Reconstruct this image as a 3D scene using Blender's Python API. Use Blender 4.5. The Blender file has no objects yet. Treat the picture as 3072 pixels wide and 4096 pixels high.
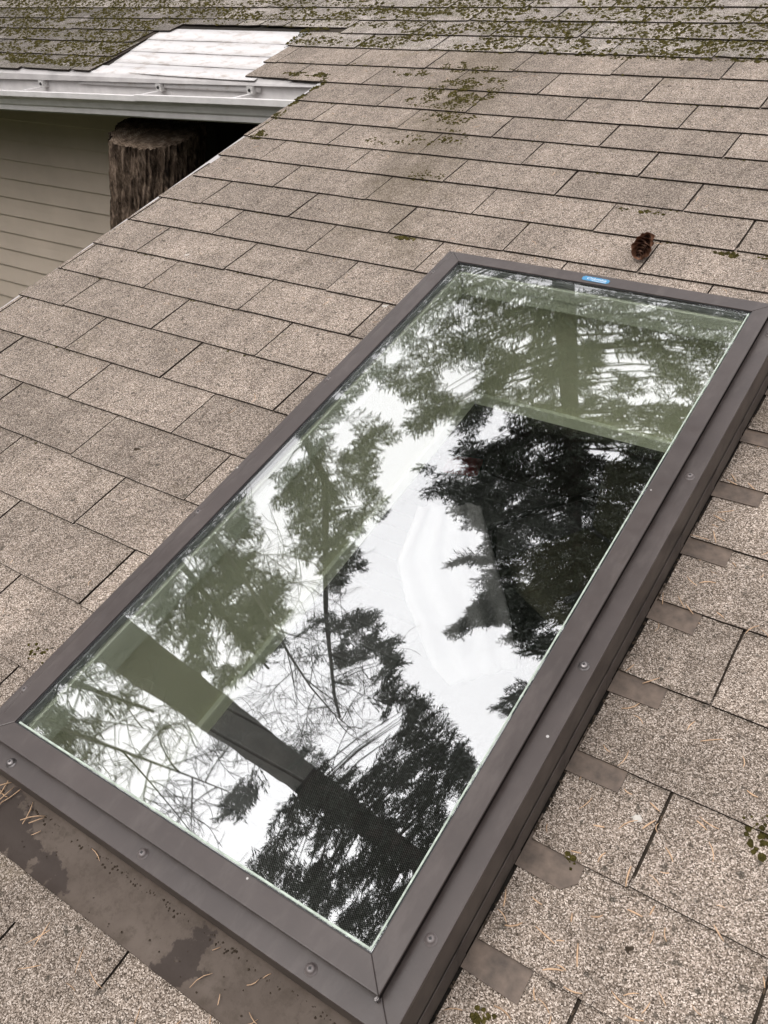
import bpy, bmesh, math, random
import numpy as np
from mathutils import Matrix, Vector, noise

random.seed(11)
rng = np.random.default_rng(11)
scene = bpy.context.scene
COL = scene.collection
PI = math.pi

# ------------------------------------------------------------------ camera
PITCH = 0.244974                      # roof slope, 3 in 12
SP, CP = math.sin(PITCH), math.cos(PITCH)
Z0 = 2.65                             # height of the roof-frame origin above the ground
CAM_R = ((0.823894, 0.565413, -0.038812), (0.286124, -0.474086, -0.832692), (-0.489215, 0.674945, -0.552375))
CAM_P = Vector((1.810829, -1.226944, 0.722989 + Z0))
cam_data = bpy.data.cameras.new("camera")
cam = bpy.data.objects.new("camera", cam_data)
COL.objects.link(cam)
cam_data.sensor_fit = 'VERTICAL'
cam_data.sensor_height = 24.0
cam_data.sensor_width = 18.0
cam_data.lens = 20.692
cam_data.clip_start = 0.02
cam_data.clip_end = 2000
r_, d_, f_ = [Vector(x) for x in CAM_R]
m = Matrix.Identity(4)
for i in range(3):
    m[i][0], m[i][1], m[i][2], m[i][3] = r_[i], -d_[i], -f_[i], CAM_P[i]
cam.matrix_world = m
scene.camera = cam

# ------------------------------------------------------------------ world and light (bright overcast)
SUN_EL, SUN_AZ = math.radians(58), math.radians(200)
world = bpy.data.worlds.new("World")
scene.world = world
world.use_nodes = True
nt = world.node_tree
for n in list(nt.nodes):
    nt.nodes.remove(n)
wo = nt.nodes.new('ShaderNodeOutputWorld')
bg = nt.nodes.new('ShaderNodeBackground')
sky = nt.nodes.new('ShaderNodeTexSky')
sky.sky_type = 'NISHITA'
sky.sun_disc = False
sky.sun_elevation = SUN_EL
sky.sun_rotation = SUN_AZ
sky.air_density = 1.0
sky.dust_density = 6.0
sky.ozone_density = 0.5
hs = nt.nodes.new('ShaderNodeHueSaturation')
hs.inputs['Saturation'].default_value = 0.08
mixw = nt.nodes.new('ShaderNodeMix')
mixw.data_type = 'RGBA'
mixw.inputs[0].default_value = 0.6
mixw.inputs[7].default_value = (11.5, 11.25, 11.6, 1)      # even cloud deck
nt.links.new(sky.outputs[0], hs.inputs['Color'])
nt.links.new(hs.outputs[0], mixw.inputs[6])
nt.links.new(mixw.outputs[2], bg.inputs['Color'])
bg.inputs['Strength'].default_value = 0.15
nt.links.new(bg.outputs[0], wo.inputs['Surface'])

sun_d = bpy.data.lights.new("sun", 'SUN')
sun_d.energy = 0.5
sun_d.angle = math.radians(40)
sun_d.color = (1.0, 0.965, 0.92)
sun = bpy.data.objects.new("sun", sun_d)
COL.objects.link(sun)
sd = Vector((math.sin(SUN_AZ) * math.cos(SUN_EL), math.cos(SUN_AZ) * math.cos(SUN_EL), math.sin(SUN_EL)))
sun.rotation_euler = sd.to_track_quat('Z', 'Y').to_euler()
sun.location = (0, 0, 40)

vs = scene.view_settings
vs.view_transform = 'Standard'
vs.look = 'None'
vs.exposure = 0.85
vs.gamma = 1.0
vs.use_curve_mapping = False
scene.cycles.max_bounces = 10
scene.cycles.transparent_max_bounces = 24
scene.cycles.glossy_bounces = 6
scene.cycles.diffuse_bounces = 4
scene.cycles.caustics_reflective = False
scene.cycles.caustics_refractive = False
scene.cycles.use_denoising = True
scene.cycles.denoising_input_passes = 'RGB_ALBEDO_NORMAL'
scene.cycles.denoising_prefilter = 'ACCURATE'

# ------------------------------------------------------------------ helpers
WM = {}

def W(u, v, h=0.0):
    """roof frame (u along the courses, v up the slope, h off the roof) to world"""
    return Vector((u, v * CP - h * SP, v * SP + h * CP + Z0))

ROOF_ROT = Matrix.Rotation(PITCH, 4, 'X')

def roofM(u=0, v=0, h=0, rz=0.0):
    return Matrix.Translation(W(u, v, h)) @ ROOF_ROT @ Matrix.Rotation(rz, 4, 'Z')

def link(o, M=None, parent=None):
    COL.objects.link(o)
    M = M if M is not None else Matrix.Identity(4)
    if parent is not None:
        o.parent = parent
        o.matrix_basis = WM[parent].inverted() @ M
    else:
        o.matrix_basis = M
    WM[o] = M
    return o

def tag(o, label=None, cat=None, group=None, kind=None):
    if label: o["label"] = label
    if cat: o["category"] = cat
    if group: o["group"] = group
    if kind: o["kind"] = kind
    return o

def empty(name, M, label=None, cat=None, group=None, parent=None):
    o = bpy.data.objects.new(name, None)
    o.empty_display_size = 0.1
    link(o, M, parent)
    return tag(o, label, cat, group)

def mesh(name, verts, faces, mats, midx=None, smooth=False):
    me = bpy.data.meshes.new(name)
    me.from_pydata([tuple(v) for v in verts], [], [tuple(f) for f in faces])
    for mm in (mats if isinstance(mats, (list, tuple)) else [mats]):
        me.materials.append(mm)
    if midx is not None:
        me.polygons.foreach_set('material_index', list(midx))
    if smooth:
        me.polygons.foreach_set('use_smooth', [True] * len(me.polygons))
    me.update()
    return me

def obj(name, me, M=None, parent=None, **kw):
    o = bpy.data.objects.new(name, me)
    link(o, M, parent)
    return tag(o, **kw) if kw else o

def bm_obj(name, bm, mats, M=None, parent=None, smooth=False, **kw):
    bmesh.ops.recalc_face_normals(bm, faces=bm.faces)
    me = bpy.data.meshes.new(name)
    bm.to_mesh(me)
    bm.free()
    for mm in (mats if isinstance(mats, (list, tuple)) else [mats]):
        me.materials.append(mm)
    if smooth:
        me.polygons.foreach_set('use_smooth', [True] * len(me.polygons))
    return obj(name, me, M, parent, **kw)

def bm_box(bm, x0, x1, y0, y1, z0, z1):
    vs_ = [bm.verts.new(p) for p in ((x0, y0, z0), (x1, y0, z0), (x1, y1, z0), (x0, y1, z0), (x0, y0, z1), (x1, y0, z1), (x1, y1, z1), (x0, y1, z1))]
    for f in ((0, 3, 2, 1), (4, 5, 6, 7), (0, 1, 5, 4), (1, 2, 6, 5), (2, 3, 7, 6), (3, 0, 4, 7)):
        bm.faces.new([vs_[i] for i in f])

def box(name, b, mat, M=None, parent=None, bev=0.0, seg=1, **kw):
    bm = bmesh.new()
    bm_box(bm, *b)
    if bev:
        bmesh.ops.bevel(bm, geom=bm.edges[:], offset=bev, segments=seg, affect='EDGES', profile=0.5)
    return bm_obj(name, bm, mat, M, parent, **kw)

def bm_prism(bm, poly, z0, z1):
    n = len(poly)
    a = [bm.verts.new((p[0], p[1], z0)) for p in poly]
    b = [bm.verts.new((p[0], p[1], z1)) for p in poly]
    bm.faces.new(a[::-1])
    bm.faces.new(b)
    for i in range(n):
        bm.faces.new((a[i], a[(i + 1) % n], b[(i + 1) % n], b[i]))

def tube(verts, faces, pts, radii, n=5, cap=True):
    """append a tapered tube along pts to verts/faces"""
    base = len(verts)
    m_ = len(pts)
    P = [Vector(p) for p in pts]
    for i, p in enumerate(P):
        t = (P[min(i + 1, m_ - 1)] - P[max(i - 1, 0)]).normalized()
        a = t.cross(Vector((0.31, 0.17, 0.93)))
        if a.length < 1e-4:
            a = t.cross(Vector((1, 0, 0)))
        a.normalize()
        b = t.cross(a)
        for k in range(n):
            an = 2 * PI * k / n
            verts.append(p + (a * math.cos(an) + b * math.sin(an)) * radii[i])
    for i in range(m_ - 1):
        for k in range(n):
            k2 = (k + 1) % n
            faces.append((base + i * n + k, base + i * n + k2, base + (i + 1) * n + k2, base + (i + 1) * n + k))
    if cap:
        faces.append(tuple(base + k for k in range(n))[::-1])
        faces.append(tuple(base + (m_ - 1) * n + k for k in range(n)))

def project(p):
    q = Vector(p) - CAM_P
    z = q.dot(f_)
    if z < 0.05:
        return None
    k = 20.692 / 24 * 1024
    return (384 + q.dot(r_) / z * k, 512 + q.dot(d_) / z * k)

# ------------------------------------------------------------------ materials
class N:
    def __init__(self, name):
        self.mat = bpy.data.materials.new(name)
        self.mat.use_nodes = True
        self.t = self.mat.node_tree
        self.p = self.t.nodes['Principled BSDF']
        self.out = self.t.nodes['Material Output']
    def new(self, typ, **kw):
        n = self.t.nodes.new('ShaderNode' + typ)
        for k, v in kw.items():
            setattr(n, k, v)
        return n
    def l(self, a, b):
        self.t.links.new(a, b)
    def pos(self, scale=(1, 1, 1), rot=(0, 0, 0), obj_space=False):
        if obj_space:
            src = self.new('TexCoord').outputs['Object']
        else:
            src = self.new('NewGeometry').outputs['Position']
        mp = self.new('Mapping')
        mp.inputs['Scale'].default_value = scale
        mp.inputs['Rotation'].default_value = rot
        self.l(src, mp.inputs['Vector'])
        return mp.outputs[0]
    def noise(self, vec, scale, detail=3, rough=0.55, dist=0.0):
        n = self.new('TexNoise')
        n.inputs['Scale'].default_value = scale
        n.inputs['Detail'].default_value = detail
        n.inputs['Roughness'].default_value = rough
        n.inputs['Distortion'].default_value = dist
        self.l(vec, n.inputs['Vector'])
        return n.outputs[0]
    def voro(self, vec, scale, feature='F1'):
        n = self.new('TexVoronoi', feature=feature)
        n.inputs['Scale'].default_value = scale
        self.l(vec, n.inputs['Vector'])
        return n
    def ramp(self, fac, stops, interp='LINEAR'):
        n = self.new('ValToRGB')
        cr = n.color_ramp
        cr.interpolation = interp
        while len(cr.elements) < len(stops):
            cr.elements.new(0.5)
        for e, (p_, c) in zip(cr.elements, stops):
            e.position = p_
            e.color = (c, c, c, 1) if isinstance(c, (int, float)) else (*c, 1)
        self.l(fac, n.inputs[0])
        return n.outputs[0]
    def mix(self, fac, a, b, mode='MIX'):
        n = self.new('Mix', data_type='RGBA', blend_type=mode)
        for s, v in ((0, fac), (6, a), (7, b)):
            if isinstance(v, (int, float)):
                n.inputs[s].default_value = v if s == 0 else (v, v, v, 1)
            elif isinstance(v, tuple):
                n.inputs[s].default_value = (*v, 1)
            else:
                self.l(v, n.inputs[s])
        return n.outputs[2]
    def math(self, op, a, b=0.0, c=0.0):
        n = self.new('Math', operation=op)
        for i, v in enumerate((a, b, c)):
            if isinstance(v, (int, float)):
                n.inputs[i].default_value = v
            else:
                self.l(v, n.inputs[i])
        return n.outputs[0]
    def bump(self, h, strength=0.4, dist=0.002):
        b = self.new('Bump')
        b.inputs['Strength'].default_value = strength
        b.inputs['Distance'].default_value = dist
        self.l(h, b.inputs['Height'])
        self.l(b.outputs[0], self.p.inputs['Normal'])
    def base(self, c):
        if isinstance(c, tuple):
            self.p.inputs['Base Color'].default_value = (*c, 1)
        else:
            self.l(c, self.p.inputs['Base Color'])
    def set(self, rough=0.7, spec=0.5, metal=0.0):
        if isinstance(rough, (int, float)):
            self.p.inputs['Roughness'].default_value = rough
        else:
            self.l(rough, self.p.inputs['Roughness'])
        self.p.inputs['Specular IOR Level'].default_value = spec
        self.p.inputs['Metallic'].default_value = metal
        return self.mat

def shingle_mat(name, old, dark=1.0):
    n = N(name)
    P = n.pos()
    v = n.voro(P, 800)
    sep = n.new('SeparateColor')
    n.l(v.outputs['Color'], sep.inputs[0])
    if old:
        g = n.ramp(sep.outputs[0], [(0, (.022, .017, .013)), (.3, (.082, .067, .052)), (.55, (.212, .180, .152)), (.8, (.39, .345, .305)), (1, (.60, .55, .505))])
    else:
        g = n.ramp(sep.outputs[0], [(0, (.041, .031, .023)), (.3, (.110, .086, .066)), (.55, (.208, .167, .134)), (.8, (.312, .258, .214)), (1, (.52, .45, .39))])
    big = n.noise(P, 5.0, 4, 0.6)
    g = n.mix(1.0, g, n.ramp(big, [(.25, .74), (.75, 1.16)]), 'MULTIPLY')
    mid = n.noise(P, 34.0, 3, 0.6)
    g = n.mix(1.0, g, n.ramp(mid, [(.3, .86), (.7, 1.1)]), 'MULTIPLY')
    st = n.noise(n.pos(scale=(11, 1.4, 1.4)), 2.2, 4, 0.65)
    g = n.mix(1.0, g, n.ramp(st, [(.3, .84), (.68, 1.08)]), 'MULTIPLY')
    oi = n.new('ObjectInfo')
    g = n.mix(1.0, g, n.ramp(oi.outputs['Random'], [(0, .86), (1, 1.1)]), 'MULTIPLY')
    if dark != 1.0:
        g = n.mix(1.0, g, dark, 'MULTIPLY')
    # worn dark freckles where granules are lost
    fr = n.noise(P, 95.0, 2, 0.5)
    g = n.mix(n.ramp(fr, [(.62, 0.0), (.72, .75)]), g, (.035, .03, .023))
    if old:
        ms = n.noise(P, 22.0, 5, 0.7)
        msk = n.ramp(ms, [(.52, 0.0), (.68, .6)])
        g = n.mix(msk, g, (.075, .07, .032))
        lc = n.noise(P, 13.0, 4, 0.6)
        g = n.mix(n.ramp(lc, [(.6, 0.0), (.75, .4)]), g, (.5, .45, .42))
    else:
        sx = n.new('SeparateXYZ')
        n.l(P, sx.inputs[0])
        off = n.math('ABSOLUTE', n.math('SUBTRACT', sx.outputs[0], n.math('SUBTRACT', .70, n.math('MULTIPLY', sx.outputs[1], .26))))
        run = n.math('SUBTRACT', .17, off)
        top_ = n.math('MULTIPLY', n.math('SUBTRACT', sx.outputs[1], .35), .6)
        run = n.math('ADD', n.math('MULTIPLY', n.math('MINIMUM', run, top_), 2.2), n.math('SUBTRACT', n.noise(P, 12.0, 5, .7), .42))
        g = n.mix(n.ramp(run, [(.08, 0.0), (.45, .5)]), g, (.070, .055, .034))
        ms = n.noise(P, 9.0, 5, 0.7)
        g = n.mix(n.ramp(ms, [(.60, 0.0), (.78, .45)]), g, (.12, .095, .058))
    n.base(g)
    n.bump(n.math('SUBTRACT', 1.0, v.outputs['Distance']), 0.55, 0.0016)
    return n.set(0.93, 0.15)

M_SH_NEW = shingle_mat("asphalt_shingle", False)
M_SH_OLD = shingle_mat("weathered_shingle", True)
M_SH_LEFT = shingle_mat("mossy_shingle", True, .60)

def simple(name, c, rough=0.7, spec=0.4, var=0.0, scale=20, metal=0.0, bump=0.0, bscale=200):
    n = N(name)
    P = n.pos()
    if var:
        nz = n.noise(P, scale, 4, 0.6)
        n.base(n.mix(1.0, c, n.ramp(nz, [(.25, 1 - var), (.75, 1 + var)]), 'MULTIPLY'))
    else:
        n.base(c)
    if bump:
        n.bump(n.noise(P, bscale, 3), bump, 0.002)
    return n.set(rough, spec, metal)

M_EDGE = simple("asphalt_cut_edge", (.028, .022, .017), 0.95, 0.1)
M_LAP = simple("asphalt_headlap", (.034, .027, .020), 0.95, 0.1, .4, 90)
M_FELT = simple("roofing_felt", (.022, .019, .016), 0.95, 0.1, .4, 30)

def frame_mat():
    n = N("bronze_aluminium")
    P = n.pos()
    nz = n.noise(P, 7.0, 5, 0.65)
    c = n.ramp(nz, [(.3, (.027, .0195, .0168)), (.7, (.044, .0330, .0290))])
    dirt = n.noise(P, 42.0, 5, 0.7)
    c = n.mix(n.ramp(dirt, [(.58, 0.0), (.74, .45)]), c, (.05, .039, .033))
    du = n.noise(n.pos(scale=(3, 1, 1)), 9.0, 5, 0.7)
    c = n.mix(n.ramp(du, [(.50, 0.0), (.78, .5)]), c, (.085, .070, .062))
    v = n.voro(P, 55)
    sep = n.new('SeparateColor')
    n.l(v.outputs['Color'], sep.inputs[0])
    sp = n.math('MULTIPLY', n.math('LESS_THAN', v.outputs['Distance'], 0.10), n.math('GREATER_THAN', sep.outputs[0], 0.965))
    c = n.mix(sp, c, (.30, .285, .27))
    n.base(c)
    n.bump(n.noise(P, 300, 2), .06, .001)
    return n.set(n.ramp(dirt, [(.35, .30), (.7, .50)]), 0.45)
M_FRAME = frame_mat()

STAINS = ((1.289, -.949, .026), (1.285, -.929, .020), (1.280, -.972, .024), (1.012, -.963, .030), (1.055, -.966, .024), (.955, -.955, .045), (1.085, -.975, .02), (1.46, -.97, .018))
def flash_mat():
    """brown painted apron: stains, silt and dark damp patches with outlines of their own"""
    n = N("brown_flashing")
    P = n.pos()
    nz = n.noise(P, 11.0, 5, 0.65)
    c = n.ramp(nz, [(.3, (.056, .042, .033)), (.7, (.088, .069, .056))])
    silt = n.noise(P, 60.0, 6, 0.75)
    c = n.mix(n.ramp(silt, [(.48, 0.0), (.66, .6)]), c, (.04, .030, .021))
    Q = n.pos(obj_space=True)
    wob = n.noise(Q, 38.0, 5, 0.6)
    d = None
    for (cx, cy, rr) in STAINS:
        vm = n.new('VectorMath', operation='DISTANCE')
        n.l(Q, vm.inputs[0])
        vm.inputs[1].default_value = (cx, cy, 0)
        e = n.math('SUBTRACT', rr, vm.outputs['Value'])
        d = e if d is None else n.math('MAXIMUM', d, e)
    d = n.math('ADD', n.math('ADD', n.math('MULTIPLY', d, 6.0), .5), n.math('MULTIPLY', n.math('SUBTRACT', wob, .5), .55))
    c = n.mix(n.ramp(d, [(.50, 0.0), (.53, .8)]), c, (.024, .017, .014))
    n.base(c)
    n.bump(silt, .12, .002)
    return n.set(0.72, 0.2)
M_FLASH = flash_mat()
M_STEP = simple("step_flashing_metal", (.082, .060, .045), 0.55, 0.35, .5, 55)
M_SKIRT = simple("mottled_skirt_metal", (.048, .038, .032), 0.5, 0.4, .45, 30)  # mottled brown metal, darker than the flat step flashing

def glass_mat():
    n = N("tinted_glass")
    n.t.nodes.remove(n.p)
    geo = n.new('NewGeometry')
    dot = n.new('VectorMath', operation='DOT_PRODUCT')
    n.l(geo.outputs['Incoming'], dot.inputs[0])
    n.l(geo.outputs['Normal'], dot.inputs[1])
    c = n.math('ABSOLUTE', dot.outputs['Value'])
    one = n.math('SUBTRACT', 1.0, c)
    p5 = n.math('POWER', one, 5.0)
    F0 = 0.15
    fac = n.math('ADD', n.math('MULTIPLY', p5, 1 - F0), F0)
    tr = n.new('BsdfTransparent')
    tr.inputs[0].default_value = (.985, .992, .980, 1)
    gl = n.new('BsdfGlossy')
    gl.inputs['Roughness'].default_value = 0.0
    gl.inputs['Color'].default_value = (.985, .985, 1, 1)
    mx = n.new('MixShader')
    n.l(fac, mx.inputs[0])
    n.l(tr.outputs[0], mx.inputs[1])
    n.l(gl.outputs[0], mx.inputs[2])
    n.l(mx.outputs[0], n.out.inputs['Surface'])
    return n.mat
M_GLASS = glass_mat()
M_REVEAL = simple("shaded_bronze_reveal", (.014, .011, .0105), 0.95, 0.05, .3, 20)  # bronze darkened so the colour carries the shade below the cap
M_SPACER = simple("grey_spacer", (.16, .17, .16), 0.5, 0.4, .3, 60)
M_GASKET = simple("black_gasket", (.012, .012, .013), 0.5, 0.4)
M_SEAL = simple("pale_glazing_edge", (.27, .31, .26), 0.5, 0.4, .4, 120)
M_SAGE = simple("sage_paint", (.66, .665, .50), 0.55, 0.4, .05, 6, bump=.05)
M_SAGE2 = simple("sage_trim_paint", (.72, .75, .61), 0.45, 0.4, .05, 10)
M_SCREW = simple("screw_steel", (.17, .155, .15), 0.35, 0.5, .35, 120, metal=.7)
M_SCREWD = simple("screw_painted", (.095, .08, .076), 0.4, 0.5)
M_SOCKET = simple("screw_socket", (.02, .018, .018), 0.6, 0.3)
M_BLUE = simple("blue_sticker", (.035, .16, .29), 0.4, 0.4, .12, 300)
M_WHITEINK = simple("white_ink", (.5, .53, .56), 0.5, 0.4)
M_WHITE = simple("white_gutter_paint", (.50, .478, .465), 0.42, 0.45, .12, 22)
M_DRIP = simple("dull_white_drip_edge", (.33, .31, .30), 0.5, 0.4, .2, 12)

def sheet_mat():
    n = N("white_membrane")
    P = n.pos(scale=(1, 2.2, 2.2), rot=(0, 0, .4))
    nz = n.noise(P, 16.0, 6, 0.72)
    c = n.mix(n.ramp(nz, [(.50, 0.0), (.64, .7)]), (.46, .44, .43), (.27, .225, .19))
    n2 = n.noise(n.pos(), 3.0, 3)
    c = n.mix(1.0, c, n.ramp(n2, [(.3, .93), (.7, 1.04)]), 'MULTIPLY')
    n.base(c)
    return n.set(0.5, 0.4)
M_SHEET = sheet_mat()
M_SIDING = simple("taupe_vinyl_siding", (.45, .375, .305), 0.5, 0.35, .08, 5)
M_DARKWALL = simple("porch_shade_dark", (.03, .026, .022), 0.8, 0.2, .2, 3)  # near-black colour stands in for the shade under the porch roof
M_SOFFIT = simple("brown_soffit", (.10, .088, .066), 0.8, 0.2)
M_STEEL = simple("galvanised_steel", (.58, .56, .54), 0.4, 0.5, .3, 150, metal=.45)

def bark_mat():
    n = N("furrowed_bark")
    P = n.pos(scale=(1, 1, .42), obj_space=True)
    a = n.noise(P, 34.0, 6, 0.7, .4)
    b = n.noise(P, 130.0, 4, 0.65)
    c = n.ramp(a, [(.36, (.011, .0075, .0055)), (.5, (.062, .043, .030)), (.68, (.19, .14, .105))])
    c = n.mix(1.0, c, n.ramp(b, [(.3, .6), (.7, 1.3)]), 'MULTIPLY')
    n.base(c)
    n.bump(n.math('ADD', a, n.math('MULTIPLY', b, .5)), .8, .012)
    return n.set(0.95, 0.1)
M_BARK = bark_mat()

def cutwood_mat():
    n = N("sawn_wood_end")
    P = n.pos(obj_space=True)
    w = n.new('TexWave', wave_type='RINGS', rings_direction='Z')
    w.inputs['Scale'].default_value = 34
    w.inputs['Distortion'].default_value = 5.0
    w.inputs['Detail'].default_value = 4
    w.inputs['Detail Scale'].default_value = 2.5
    n.l(P, w.inputs['Vector'])
    nz = n.noise(P, 30.0, 6, 0.7)
    c = n.ramp(nz, [(.30, (.045, .030, .020)), (.5, (.155, .112, .080)), (.72, (.34, .265, .20))])
    c = n.mix(1.0, c, n.ramp(w.outputs['Fac'], [(.2, .7), (.8, 1.12)]), 'MULTIPLY')
    n.base(c)
    n.bump(nz, .6, .006)
    return n.set(0.9, 0.15)
M_CUT = cutwood_mat()

def leaf_mat(name, c):
    n = N(name)
    nz = n.noise(n.pos(), 2.2, 3)
    col = n.mix(1.0, c, n.ramp(nz, [(.3, .6), (.7, 1.45)]), 'MULTIPLY')
    n.base(col)
    n.set(0.6, 0.25)
    return n.mat
M_FIR = leaf_mat("fir_needles", (.030, .042, .022))
M_FIR2 = leaf_mat("dark_fir_needles", (.022, .031, .018))
M_TRUNK = simple("conifer_bark", (.036, .029, .024), 0.95, 0.1, .4, 6)
M_TWIG = simple("bare_twig_bark", (.075, .07, .06), 0.9, 0.1, .3, 8)

def moss_mat():
    n = N("roof_moss")
    P = n.pos()
    a = n.noise(P, 60.0, 4, 0.7)
    c = n.ramp(a, [(.3, (.014, .012, .003)), (.55, (.046, .038, .009)), (.75, (.090, .073, .020))])
    n.base(c)
    n.bump(n.noise(P, 420, 3), .8, .003)
    return n.set(0.95, 0.1)
M_MOSS = moss_mat()
M_NEEDLE = simple("dry_needle", (.40, .265, .165), 0.7, 0.3, .45, 18)
M_CRUMB = simple("dark_crumb", (.035, .026, .018), 0.9, 0.1, .4, 80)
M_DROP = simple("white_dropping", (.36, .335, .30), 0.7, 0.3, .2, 150)
M_CONE = simple("cone_scale_brown", (.058, .031, .021), 0.6, 0.3, .35, 70)
M_CONERIM = simple("cone_scale_rim", (.17, .085, .052), 0.6, 0.3, .3, 90)
M_PLANK = simple("grey_deck_stain", (.072, .072, .069), 0.6, 0.35, .22, 9)
M_GROUND = simple("yard_soil_and_grass", (.07, .075, .04), 0.95, 0.1, .4, 1.5)
M_BLACKMETAL = simple("black_powder_coat", (.02, .02, .02), 0.4, 0.5)
M_OLIVE = simple("olive_cushion_fabric", (.075, .072, .045), 0.9, 0.2, .25, 60, bump=.3, bscale=500)
M_CLOTH = simple("white_cotton_cloth", (.23, .226, .222), 0.85, 0.2, .04, 12)
M_BAG = simple("black_bag_leather", (.018, .017, .018), 0.35, 0.5)
M_RED = simple("red_cushion_fabric", (.22, .012, .02), 0.85, 0.2, .2, 50)

def mat_mat():
    n = N("black_woven_mat")
    P = n.pos(obj_space=True)
    sx = n.new('SeparateXYZ')
    n.l(P, sx.inputs[0])
    px, py = 2 * PI / .0125, 2 * PI / .0105
    a = n.math('SINE', n.math('MULTIPLY', sx.outputs[0], px))
    b = n.math('SINE', n.math('MULTIPLY', sx.outputs[1], py))
    w = n.math('MULTIPLY', a, b)
    w2 = n.math('ABSOLUTE', b)
    c = n.ramp(n.math('ADD', n.math('MULTIPLY', w, .5), n.math('MULTIPLY', w2, .5)), [(.05, (.005, .005, .005)), (.5, (.05, .049, .045)), (.95, (.16, .155, .14))])
    n.base(c)
    n.bump(w2, .6, .004)
    return n.set(0.8, 0.3)
M_MAT = mat_mat()

# ------------------------------------------------------------------ ground and deck
g = mesh("ground", [(-400, -400, 0), (400, -400, 0), (400, 400, 0), (-400, 400, 0)], [(0, 1, 2, 3)], M_GROUND)
obj("ground", g, kind="structure")

FLOOR = Z0 - 2.50
deck = box("deck", (-1.72, 3.15, -1.35, 3.55, 0.02, FLOOR - .034), M_DARKWALL, kind="structure")
pw = .1335
bm = bmesh.new()
bm_box(bm, -1.75, 3.15, 0, pw, -.03, 0)
bmesh.ops.bevel(bm, geom=[e for e in bm.edges], offset=.003, segments=1, affect='EDGES')
plank_me = bpy.data.meshes.new("plank")
bm.to_mesh(plank_me)
bm.free()
plank_me.materials.append(M_PLANK)
y = .814 - .145 * 15 + .006
k = 0
while y + pw < 3.55:
    obj("plank", plank_me, Matrix.Translation((random.uniform(-.01, .01), y, FLOOR + random.uniform(-.001, .001))), deck)
    y += .147
    k += 1

# ------------------------------------------------------------------ house: roof deck, walls
house = empty("house", Matrix.Translation((-1, 3, 0)), "house with taupe lap siding under a wide grey shingle roof", "house")

RAKE = -0.166
def v_eave(u):
    return 1.327 + 0.0395 * (u + .172)

# skylight footprint on the roof
SK = (0.888, 1.556, -0.911, 0.347)     # outer cap: u0,u1,v0,v1
bm = bmesh.new()
HT = -0.013
hole = (0.897, 1.553, -0.899, 0.343)
TH = -0.28
U1, VLO, VHI = 3.1, -1.75, 4.6
for (a, b, c, d) in ((RAKE, hole[0], VLO, 1.30), (hole[1], U1, VLO, 1.30), (hole[0], hole[1], VLO, hole[2]), (hole[0], hole[1], hole[3], 1.30)):
    bm_box(bm, a, b, c, d, TH, HT)
bm_prism(bm, [(-4.2, v_eave(-4.2) + .012), (RAKE, v_eave(RAKE) + .006), (RAKE, 1.30), (U1, 1.30), (U1, VHI), (-4.2, VHI)], -.05, HT)
roof = bm_obj("roof", bm, M_FELT, roofM(), house)
roof["label"] = "low slope roof of weathered grey brown three-tab asphalt shingles"

# walls
EY = 1.281
WALLY = 1.685
wall = box("wall", (-4.0, -1.16, WALLY, WALLY + .12, 0, Z0 + .30), M_SIDING, None, house)
# each course of lap siding is a board of its own
exp_ = .1005
prof = [(0.0, 0.004), (-.004, .004), (-.016, 0.0), (-.018, .003), (-.017, .010), (-.010, .05), (-.003, exp_ + .004), (0, exp_ + .004)]
vs_, fs_ = [], []
for X in (-4.02, -1.165):
    for (py, pz) in prof:
        vs_.append((X, py, pz))
np_ = len(prof)
for i in range(np_):
    j = (i + 1) % np_
    fs_.append((i, j, np_ + j, np_ + i))
fs_.append(tuple(range(np_))[::-1])
fs_.append(tuple(range(np_, 2 * np_)))
board_me = mesh("siding_board", vs_, fs_, M_SIDING)
zb = Z0 - 0.123 - exp_ * 22
for i in range(25):
    obj("siding_board", board_me, Matrix.Translation((0, WALLY - .001, zb + i * exp_)), wall)
# recessed porch behind the corner, its shade put into the wall colour
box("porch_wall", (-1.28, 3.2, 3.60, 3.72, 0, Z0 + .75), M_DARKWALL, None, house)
bm = bmesh.new()
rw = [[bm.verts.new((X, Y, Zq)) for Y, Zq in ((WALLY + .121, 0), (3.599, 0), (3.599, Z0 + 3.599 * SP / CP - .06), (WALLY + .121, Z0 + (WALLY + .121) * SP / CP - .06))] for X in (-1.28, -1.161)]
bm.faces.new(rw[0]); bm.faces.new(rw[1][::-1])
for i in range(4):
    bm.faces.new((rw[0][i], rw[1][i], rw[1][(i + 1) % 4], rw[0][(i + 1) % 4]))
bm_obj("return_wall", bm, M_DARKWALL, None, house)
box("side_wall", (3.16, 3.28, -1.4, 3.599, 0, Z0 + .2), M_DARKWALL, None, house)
box("shade_board", (-1.1645, -1.08, WALLY - .02, WALLY + .119, 0, Z0 + .28), M_DARKWALL, None, house, bev=.003)  # dark board added to give the black shade right of the stump
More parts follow.
